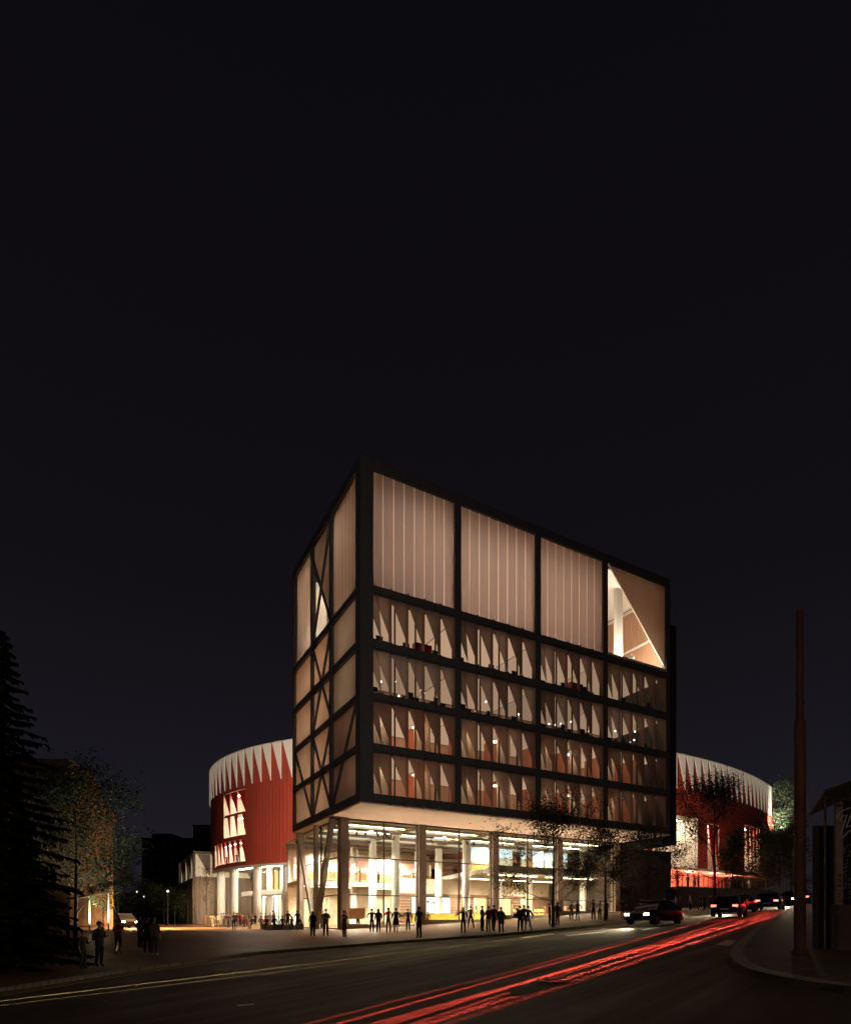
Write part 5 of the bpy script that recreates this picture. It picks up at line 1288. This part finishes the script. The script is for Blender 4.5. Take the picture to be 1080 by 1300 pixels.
person('long haired person in dark clothes close to the one with hands on hips', 480.5, 1184, 1154, 'stand', 190, 'black', 'black', hair='long', gar='jacket', gmat='black', group=G1)
person('person in a bright red shirt raising both hands to the face', 493, 1184.5, 1152.5, 'photo', 175, 'red', 'brown', group=G1)
person('person in a maroon dress with one elbow out', 502.5, 1184, 1153, 'hip', 185, 'maroon', 'charcoal', bare=True, gar='skirt', gmat='maroon', group=G1)
person('slim person with both elbows out left of the second facade column', 518, 1182, 1154, 'hips', 180, 'charcoal', 'black', short=True, group=G1)
person('tall person in dark shirt before the second facade column, nearest the road', 532, 1192, 1151, 'stand', 215, 'charcoal', 'black', short=True, group=G1)
person('long haired person in black reaching out with one arm before the yellow bar', 588, 1185.5, 1152, 'reach', 0, 'black', 'black', hair='long', group=G1)
person('person with legs apart at the end of the yellow bar', 597.5, 1179, 1150.5, 'wide', 180, 'grey', 'charcoal', short=True, group=G1)
person('person in a grey shirt left of two people in dark red', 612, 1183, 1150, 'talk', 120, 'grey', 'black', group=G1)
person('person in a dark red jacket, left of two in red by the third column', 620, 1184, 1150.5, 'talk', 200, 'maroon', 'khaki', group=G1, gar='jacket', gmat='maroon')
person('person in a maroon jacket, right one of the two in red by the third column', 626.5, 1183, 1149, 'walk', 160, 'maroon', 'charcoal', group=G1)
person('person in a blue grey coat before the third facade column', 636, 1185, 1152, 'stand', 180, 'teal', 'charcoal', gar='coat', gmat='teal', hm=1, group=G1)
person('person in a wide black jacket with a bag, left one of a pair', 660, 1183, 1151, 'stand', 170, 'black', 'black', gar='jacket', gmat='black', group=G1)
person('person in dark jacket and light trousers striding, right one of a pair', 670, 1185, 1150, 'walk', 200, 'navy', 'grey', group=G1)
person('person half hidden between the pair beside the street tree', 665, 1180, 1149, 'stand', 170, 'charcoal', 'black', group=G1)
person('dark clothed person just left of the street tree trunk', 697.5, 1175, 1148, 'talk', 90, 'black', 'charcoal', group=G1)
person('dark clothed person just right of the street tree trunk', 707.5, 1175, 1146, 'stand', 200, 'black', 'brown', group=G1)
person('person with elbows out before the amber shelves', 733, 1170, 1144, 'hip', 180, 'charcoal', 'black', group=G1)
person('person standing behind the glass between the shelves and the street tree', 725, 1168, 1147, 'stand', 180, 'brown', 'brown', group=G1)
person('person in dark red shirt before the last glass bay', 753, 1168, 1142, 'stand', 150, 'maroon', 'black', group=G1)
person('person in a white top and black shorts before the last glass bay', 761, 1167.5, 1146, 'talk', 180, 'white', 'black', bare=True, hair='long', hm=1, group=G1)
person('person in dark clothes beside the slim street tree', 769.5, 1167.5, 1144, 'stand', 200, 'charcoal', 'black', group=G1)
person('person leaning out with hands on hips beside the last facade column', 790, 1166, 1143, 'hips', 180, 'black', 'brown', short=True, group=G1)
person('person in a pale shirt standing before the blank end wall', 843.5, 1160, 1139.5, 'stand', 10, 'cream', 'black', group=G1)
person('person in dark clothes walking by the blank end wall', 814, 1163.5, 1142, 'walk', 90, 'black', 'black', group=G1)
G2 = 'passers-by along the terrace wall'
for px, tp, lg, lab in ((858, 'khaki', 'khaki', 'person in sandy clothes by the corner of the terrace wall'), (864, 'brown', 'charcoal', 'person in brown behind the one in sandy clothes'), (876, 'grey', 'black', 'person in grey before the terrace wall'), (889, 'brown', 'brown', 'person in brown before the terrace wall'), (894, 'charcoal', 'charcoal', 'person in charcoal at the trunk of the large street tree'), (902, 'brown', 'black', 'person in dark brown left of the large trunk'), (935, 'red', 'charcoal', 'person in a red shirt before the terrace wall'), (941, 'grey', 'navy', 'person in grey and navy beside the one in a red shirt')):
    q = ray(px, 1153.5, .12); person(lab, px, 1157-(px-858)*.04, 1138, 'walk' if px % 2 else 'stand', 90 if px % 3 else -80, tp, lg, group=G2)
G3 = 'people standing in the dark on the left'
person('person in a checked brown shirt, leftmost and nearest of the dark group', 105.5, 1231, 1181, 'talk', 80, 'brown', 'charcoal', group=G3)
person('person in a dark patterned jacket, second of the dark group', 126, 1228, 1170, 'talk', 70, 'charcoal', 'black', gar='jacket', gmat='charcoal', group=G3)
person('person in a rust coloured jacket facing the others, third of the dark group', 150, 1212, 1160, 'crossed', 60, 'rust', 'black', gar='jacket', gmat='rust', group=G3)
person('person in black standing behind the trio on the right of the dark group', 178, 1204, 1157, 'stand', 150, 'black', 'black', group=G3)
person('person in a long dark coat in the middle of the trio', 187, 1210, 1158, 'stand', 190, 'charcoal', 'black', gar='coat', gmat='black', group=G3)
person('fair haired person in a grey jacket and white shoes, right one of the trio', 196, 1213, 1163, 'talk', 175, 'teal', 'denim', shoe='white', hm=2, gar='jacket', gmat='grey', group=G3)
person('person half hidden behind the plaza tree trunk', 86, 1200, 1156, 'stand', 140, 'grey', 'brown', group=G3)
G4 = 'people gathered under the arena rim'
A4 = [(281, 1176.5, 'stand', 'white', 'cream', 'person in white, leftmost of the crowd under the arena rim'), (284, 1176, 'talk', 'cream', 'khaki', 'person in cream, second of the crowd under the arena rim'), (273, 1177, 'stand', 'khaki', 'cream', 'person in sandy clothes left of the crowd under the arena rim'),
      (262, 1177.5, 'stand', 'khaki', 'khaki', 'left one of two people in sandy clothes before the annex'), (267.5, 1177.5, 'talk', 'cream', 'khaki', 'right one of two people in sandy clothes before the annex'),
      (290, 1178.5, 'reach', 'charcoal', 'black', 'person in dark clothes with one arm out before the first arena column'), (293.5, 1177, 'talk', 'white', 'grey', 'person in a white shirt between the first two arena columns'), (301.5, 1176, 'stand', 'red', 'red', 'person in red behind the second arena column'),
      (305, 1176.5, 'talk', 'red', 'charcoal', 'person in a red shirt right of the second arena column'), (310, 1177.5, 'stand', 'khaki', 'brown', 'person in sandy shirt right of the people in red'), (313.5, 1177, 'hip', 'cream', 'khaki', 'person in cream with one elbow out under the arena rim'), (320, 1177, 'talk', 'pink', 'grey', 'person in pink left of the bench'),
      (337, 1176.5, 'stand', 'red', 'maroon', 'person in red standing behind the benches')]
for k, (px, ft, ps, a_, b_, lab) in enumerate(A4): person(lab, px, ft, ft-17, ps, (k*67) % 360, a_, b_, group=G4, hm=k % 3)
A5 = [(277, 1178, 'walk', 'white', 'khaki', 'person in a white shirt just left of the first arena column'), (286.5, 1176.5, 'hip', 'pink', 'cream', 'person in pink and cream at the first arena column'), (300, 1176, 'talk', 'maroon', 'black', 'person in maroon and black behind the second arena column'), (308, 1176, 'walk', 'white', 'red', 'person in a white top and red trousers under the arena rim'), (316, 1176.5, 'stand', 'brown', 'khaki', 'person in brown and sandy trousers under the arena rim'),
      (324, 1176.5, 'walk', 'charcoal', 'black', 'person in charcoal walking behind the short bench'), (331, 1176, 'reach', 'white', 'denim', 'person in white and denim with one arm out behind the short bench'), (343, 1176, 'hip', 'cream', 'black', 'person in cream and black behind the gap of the benches'), (349, 1175.5, 'stand', 'rust', 'denim', 'person in rust and denim behind the long bench'), (270, 1178.5, 'walk', 'white', 'white', 'person all in white left of the crowd')]
for k, (px, ft, ps, a_, b_, lab) in enumerate(A5): person(lab, px, ft, ft-17, ps, (k*97+40) % 360, a_, b_, group=G4, hm=k % 3)
person('larger person in a grey shirt and dark trousers before the second arena column', 297, 1182, 1158.5, 'crossed', 10, 'grey', 'black', group=G4)
G5 = 'people seated on the benches by the hall'
def bench(px, ft, L_, lab):
    p = ray(px, ft, .12); t = thing('bench', lab, 'bench', p, ROT-.05, 'pale benches under the arena rim')
    m = MB(); m.box(-L_/2, -.25, .38, L_/2, .25, .45); m.build('seat', M_white, t); m = MB(); m.box(-L_/2+.1, -.2, 0, L_/2-.1, .2, .38); m.build('base', M_white, t); return p
bp1 = bench(360, 1181, 3.6, 'long pale bench nearest the corner of the hall'); bp2 = bench(330, 1180, 2.2, 'shorter pale bench left of the long one')
for k, (dx, tp, lab) in enumerate(((-1.5, 'red', 'person in red seated at the left end of the long bench'), (-.8, 'charcoal', 'person in charcoal seated second on the long bench'), (-.1, 'black', 'person in black seated in the middle of the long bench'), (.7, 'grey', 'person in grey seated fourth on the long bench'), (1.4, 'black', 'person in black seated at the right end of the long bench'))):
    q = bp1+Vector((dx*cos(ROT-.05), dx*sin(ROT-.05), 0)); person(lab, 0, 0, 0, 'seat', (-25, 30, -10, 15, 60)[k], tp, 'black', at=q, h=1.72, group=G5, hm=k % 2)
for k, (dx, tp, lab) in enumerate(((-.7, 'charcoal', 'person in charcoal seated on the left of the short bench'), (.1, 'brown', 'person in brown seated in the middle of the short bench'), (.8, 'grey', 'person in grey seated on the right of the short bench'))):
    q = bp2+Vector((dx*cos(ROT-.05), dx*sin(ROT-.05), 0)); person(lab, 0, 0, 0, 'seat', (-25, 30, -10)[k], tp, 'charcoal', at=q, h=1.72, group=G5, hm=k % 2)
for k, (dx, tp, lab) in enumerate(((.2, 'charcoal', 'person in charcoal standing behind the long bench'), (1.1, 'navy', 'tall person in navy standing behind the right end of the long bench'), (-1.1, 'pink', 'person in pink standing behind the left end of the long bench'))):
    q = bp1+Vector((dx*cos(ROT), dx*sin(ROT)+.8, 0)); q.z = hgt(q.x, q.y)+.12; person(lab, 0, 0, 0, 'talk', (20, 200, 90)[k], tp, 'black', at=q, h=1.75, group=G5)
G6 = 'people on the terrace behind the railing'
T6 = [(860, 'brown', 'person in brown at the near end of the terrace railing'), (873, 'charcoal', 'person in charcoal on the terrace left of the white dressed one'), (882, 'white', 'person in white on the terrace'), (886.5, 'pink', 'person in pink on the terrace'), (921, 'black', 'person in black on the terrace right of the large tree'), (926, 'charcoal', 'person in charcoal beside the one in black on the terrace'), (930, 'navy', 'person in navy on the terrace'), (943, 'maroon', 'person in maroon towards the far end of the terrace'), (951, 'cream', 'person in cream at the far end of the terrace')]
for k, (px, tp, lab) in enumerate(T6):
    rx = (px-540)/766; v = 7.2+(k % 3)*.5; u = (rx*(P0[1]+UX*v)-P0[0]+UY*v)/(UX-rx*UY); q = W(u, v, TZ_-.05); person(lab, 0, 0, 0, ('talk', 'stand', 'hip')[k % 3], (30+k*80) % 360, tp, ('black', 'denim', 'khaki')[k % 3], at=q, h=1.75, group=G6, hm=k % 3)
person('tiny person in the bright top corner room', 0, 0, 0, 'talk', 20, 'charcoal', 'black', at=W(30.6, 1.4, 27.9), h=1.7)
for k, (t_, lab) in enumerate(((181.5, 'person in the left part of the long low arena window'), (186.5, 'person in the middle of the long low arena window'), (190.2, 'person at the right end of the long low arena window'))):
    person(lab, 0, 0, 0, 'talk', 30*k, 'charcoal', 'black', at=aw(t_, -1.0, 10.55), h=1.8, group='people behind the low arena window')
person('person in the tall arena window', 0, 0, 0, 'hip', 20, 'brown', 'black', at=aw(190.4, -1.0, 14.62), h=1.8)
for k, (u, v, tp, lab) in enumerate(((3.8, 9.6, 'rust', 'person in rust behind the corner glass'), (1.8, 13.5, 'rust', 'person in rust behind the side glass'), (1.9, 15.2, 'teal', 'person in teal behind the side glass'), (12.3, 11.5, 'charcoal', 'person in charcoal inside the second glass bay'), (28.8, 11.4, 'rust', 'person in rust by the amber shelves'), (29.8, 11.0, 'brown', 'person in brown by the amber shelves'), (22.8, 10.2, 'black', 'person in black inside the third glass bay'))):
    person(lab, 0, 0, 0, ('stand', 'talk', 'hip')[k % 3], 60*k, tp, 'charcoal', at=W(u, v, 1.3 if u < 17 else 2.0), h=1.74, group='visitors inside the hall', hm=k % 3)
for k in range(6):
    person(['person in red, leftmost on the rear gallery', 'person in cream, second on the rear gallery', 'person in maroon, third on the rear gallery', 'person in pink, fourth on the rear gallery', 'person in white, fifth on the rear gallery', 'person in brown, rightmost on the rear gallery'][k], 0, 0, 0, ('talk', 'stand', 'hips')[k % 3], 40*k, ('red', 'cream', 'maroon', 'pink', 'white', 'brown')[k], ('black', 'khaki', 'red')[k % 3], at=W(4.3+k*2.3, 21.3, 6.45), h=1.74, group='visitors on the rear gallery')
# shoulder bag on the pavement pair
def bag():
    p = ray(655.5, 1183, .12); t = thing('shoulder_bag', 'black shoulder bag hanging at the side of the wide jacketed person', 'bag', (p.x, p.y, p.z+.78), .3)
    m = MB(); m.box(-.17, -.07, 0, .17, .07, .26); m.build('pouch', CL['black'], t); m = MB(); m.tube([(-.16, 0, .25), (-.05, 0, .5), (.05, 0, .5), (.16, 0, .25)], .012, 5); m.build('strap', CL['black'], t)
bag()

# ------------------------------------------------------------------ cars
M_tl = emis('tail_lamp', (1, .03, .02), 26); M_hl2 = emis('head_lamp', (1, .86, .60), 60); M_rub = mat('tyre_rubber', (.015, .015, .015), .85); M_rim = mat('wheel_rim', (.25, .25, .26), .35, .9)
M_cg = mat('car_glass', (.012, .013, .015), .08, spec=.7)
def car(label, p, heading, paint, front_lit=False, back_lit=True, group=None):
    t = thing('car', label, 'car', p, heading, group)
    ST = [(-2.15, .42, .66, .78), (-2.05, .30, .86, .86), (-1.6, .26, .93, .90), (-.8, .24, .95, .905), (.3, .24, .95, .905), (1.1, .25, .92, .90), (1.75, .28, .80, .87), (2.1, .36, .66, .78)]
    m = MB(); n = 10
    for (x, zb, zt, hw) in ST:
        sec = [(-hw*.86, zb), (-hw*.97, zb+.12), (-hw, (zb+zt)/2), (-hw*.96, zt-.06), (-hw*.86, zt), (hw*.86, zt), (hw*.96, zt-.06), (hw, (zb+zt)/2), (hw*.97, zb+.12), (hw*.86, zb)]
        m.v += [(x, y, z) for y, z in sec]
    for i in range(len(ST)-1):
        for j in range(n): k = (j+1) % n; m.f.append((i*n+j, i*n+k, (i+1)*n+k, (i+1)*n+j)); m.m.append(0)
    m.f.append(tuple(reversed(range(n)))); m.f.append(tuple((len(ST)-1)*n+j for j in range(n))); m.m += [0, 0]
    bo = m.build('body', paint, t); smooth_angle(bo, 40)
    CB = [(-1.75, .92, .92, .80, .80), (-1.25, .93, 1.34, .82, .66), (-.9, .93, 1.43, .83, .66), (.1, .94, 1.45, .83, .67), (.45, .93, 1.38, .83, .66), (1.15, .90, .905, .80, .76)]
    m = MB()
    for (x, z0, z1, h0, h1) in CB: m.v += [(x, -h0, z0-.03), (x, -h1, z1), (x, h1, z1), (x, h0, z0-.03)]
    for i in range(len(CB)-1):
        for j in range(3): m.f.append((i*4+j, i*4+j+1, (i+1)*4+j+1, (i+1)*4+j)); m.m.append(0)
    g = m.build('cabin_glass', M_cg, t); smooth_angle(g, 25)
    m = MB()
    for i in range(1, 4):
        a, b = CB[i], CB[i+1]; m.hexa([(a[0], -a[4], a[2]+.004), (b[0], -b[4], b[2]+.004), (b[0], b[4], b[2]+.004), (a[0], a[4], a[2]+.004)], [(a[0], -a[4]+.04, a[2]+.03), (b[0], -b[4]+.04, b[2]+.03), (b[0], b[4]-.04, b[2]+.03), (a[0], a[4]-.04, a[2]+.03)])
    for s in (-1, 1):
        m.beam((-.25, .835*s, .93), (-.3, .672*s, 1.42), .06, .03, (0, 1, 0))
    m.build('roof', paint, t)
    for x in (-1.32, 1.34):
        for s in (-1, 1):
            w_ = MB(); i0 = 0; N = 20
            for (r, yy) in ((.22, .70), (.31, .70), (.325, .74), (.325, .88), (.31, .915), (.22, .915)):
                for j in range(N): w_.v.append((x+r*cos(2*pi*j/N), s*yy, .325+r*sin(2*pi*j/N)))
            for i in range(5):
                for j in range(N): k = (j+1) % N; w_.f.append((i*N+j, i*N+k, (i+1)*N+k, (i+1)*N+j)); w_.m.append(0)
            wo = w_.build('wheel', M_rub, t, smooth=True)
            r_ = MB(); 
            for q in range(5):
                a = q*2*pi/5; r_.beam((x, s*.90, .325), (x+.2*cos(a), s*.90, .325+.2*sin(a)), .06, .03, (0, 1, 0))
            r_.build('rim', M_rim, wo)
    for s in (-1, 1):
        m = MB(); m.box(-2.14, s*.50, .66, -2.04, s*.80, .80); m.build('tail_light', M_tl if back_lit else mat('tail_off', (.2, .01, .01), .3), t)
        m = MB(); m.box(2.02, s*.48, .55, 2.12, s*.76, .66); m.build('headlight', M_hl2 if front_lit else mat('head_off', (.5, .5, .5), .2), t)
    m = MB(); m.box(-2.19, -.26, .46, -2.155, .26, .57); m.build('number_plate', M_white, t)
    m = MB()
    for s in (-1, 1): m.box(.75, s*.86, .92, .9, s*1.0, 1.03)
    m.build('wing_mirror', paint, t)
    m = MB(); m.box(-2.18, -.80, .33, -2.06, .80, .45); m.build('bumper', M_rub, t)
    m = MB(); m.box(2.0, -.8, .3, 2.13, .8, .42); m.build('bumper', M_rub, t)
    R = Matrix.Rotation(heading, 4, 'Z')
    def wp(x, y, z): return Vector(p)+R @ Vector((x, y, z))
    def gz(x, y, dz):
        q = wp(x, y, 0); return Vector((q.x, q.y, hgt(q.x, q.y)+dz))
    rr = random.Random(int(p[1]*10))
    def lines(x0, z0, lat, yaws, far, pw, colr, nm):  # narrow spots added to draw light trails on the asphalt
        if front_lit == 2: return
        sg = 1 if x0 > 0 else -1
        for s in (-1, 1):
            for yw in yaws:
                k = rr.uniform(.4, 1.3); yw += rr.uniform(-.006, .006) if x0 < 0 else 0
                for dist, cone, wd in ((5.5, 5.5, .045), (9.5, 3.4, .055), (16, 2.1, .07), (27, 1.25, .10), (44, 1.0, .15)):
                    if dist > far: continue
                    o = spot(nm, wp(x0, s*lat, z0), gz(x0+sg*dist, s*lat+yw*dist, 0), pw*(dist/10)**2.7*k, colr, cone, 1, .012)
                    o.scale = (math.degrees(wd*2/dist)/cone, 1, 1)
    if back_lit:
        spot('tail_glow', wp(-2.2, 0, .72), gz(-5.5, 0, 0), 70, (1, .05, .03), 70, 1, .3)
        lines(-2.2, .72, .65, (-.010, .008), 45, 33000, (1, .075, .045), 'tail_streak')
    if front_lit == 2: spot('head_glow', wp(2.2, 0, .62), gz(7, 0, 0), 150, (1, .80, .50), 60, 1, .3)
    elif front_lit:
        spot('head_glow', wp(2.2, 0, .62), gz(7, 0, 0), 3000, (1, .80, .50), 60, 1, .3)
        lines(2.2, .62, .62, (0,), 45, 40000, (1, .72, .26), 'head_streak')
NEAR = ray(470, 1296); FARL = ray(200, 1250)
PNT = [mat('paint_black', (.012, .012, .014), .25, .3), mat('paint_blue', (.014, .020, .040), .25, .3), mat('paint_grey', (.05, .05, .052), .25, .4), mat('paint_wine', (.06, .010, .012), .25, .3)]
# path of the lane leaving the camera and of the oncoming lane (plan points)
RL = [Vector(xy(*q)) for q in ((520, 1275), (640, 1240), (760, 1204), (850, 1180), (915, 1166.5), (965, 1158))]
LL = [Vector(xy(*q)) for q in ((640, 1199), (760, 1185), (850, 1171.5), (915, 1162), (965, 1155.5))]
for P_ in (RL, LL):
    d = (P_[-1]-P_[-2]).normalized(); P_.append(P_[-1]+d*40)
def along(P_, Yd):
    for i in range(len(P_)-1):
        if P_[i].y <= Yd <= P_[i+1].y:
            f = (Yd-P_[i].y)/(P_[i+1].y-P_[i].y); q = P_[i].lerp(P_[i+1], f); d = (P_[i+1]-P_[i]).normalized(); return Vector((q.x, q.y, hgt(q.x, q.y)+.004)), atan2(d.y, d.x)
    return Vector((P_[-1].x, P_[-1].y, hgt(*P_[-1]))), 0
for k, (Yd, lab) in enumerate(((42, 'added dark car with red tail lights, nearest one driving away'), (51, 'second added dark car driving away with red tail lights'), (61, 'farthest added dark car driving away with red tail lights'))):  # cars added to carry the red streak lights
    p, a = along(RL, Yd); a = atan2(p.y-NEAR.y, p.x-NEAR.x); car(lab, p, a, PNT[k % 4], group='added cars driving up the street')
for k, (Yd, lab) in enumerate(((37, 'added oncoming car with bright headlights before the blank end wall'), (49, 'second added oncoming car with bright headlights'), (60, 'farthest added oncoming car with bright headlights'))):  # cars added to carry the yellow streak lights
    p, a = along(LL, Yd); a = atan2(p.y-FARL.y, p.x-FARL.x); car(lab, p, a+pi, PNT[(k+1) % 4], True, False, group='added cars coming down the street')
p = Vector(((158-540)/766*62, 62, 0)); p.z = hgt(p.x, p.y)+.12; car('distant car with lit headlights across the plaza on the left', p, atan2(-p.y, -p.x)+.25, PNT[2], 2, False)
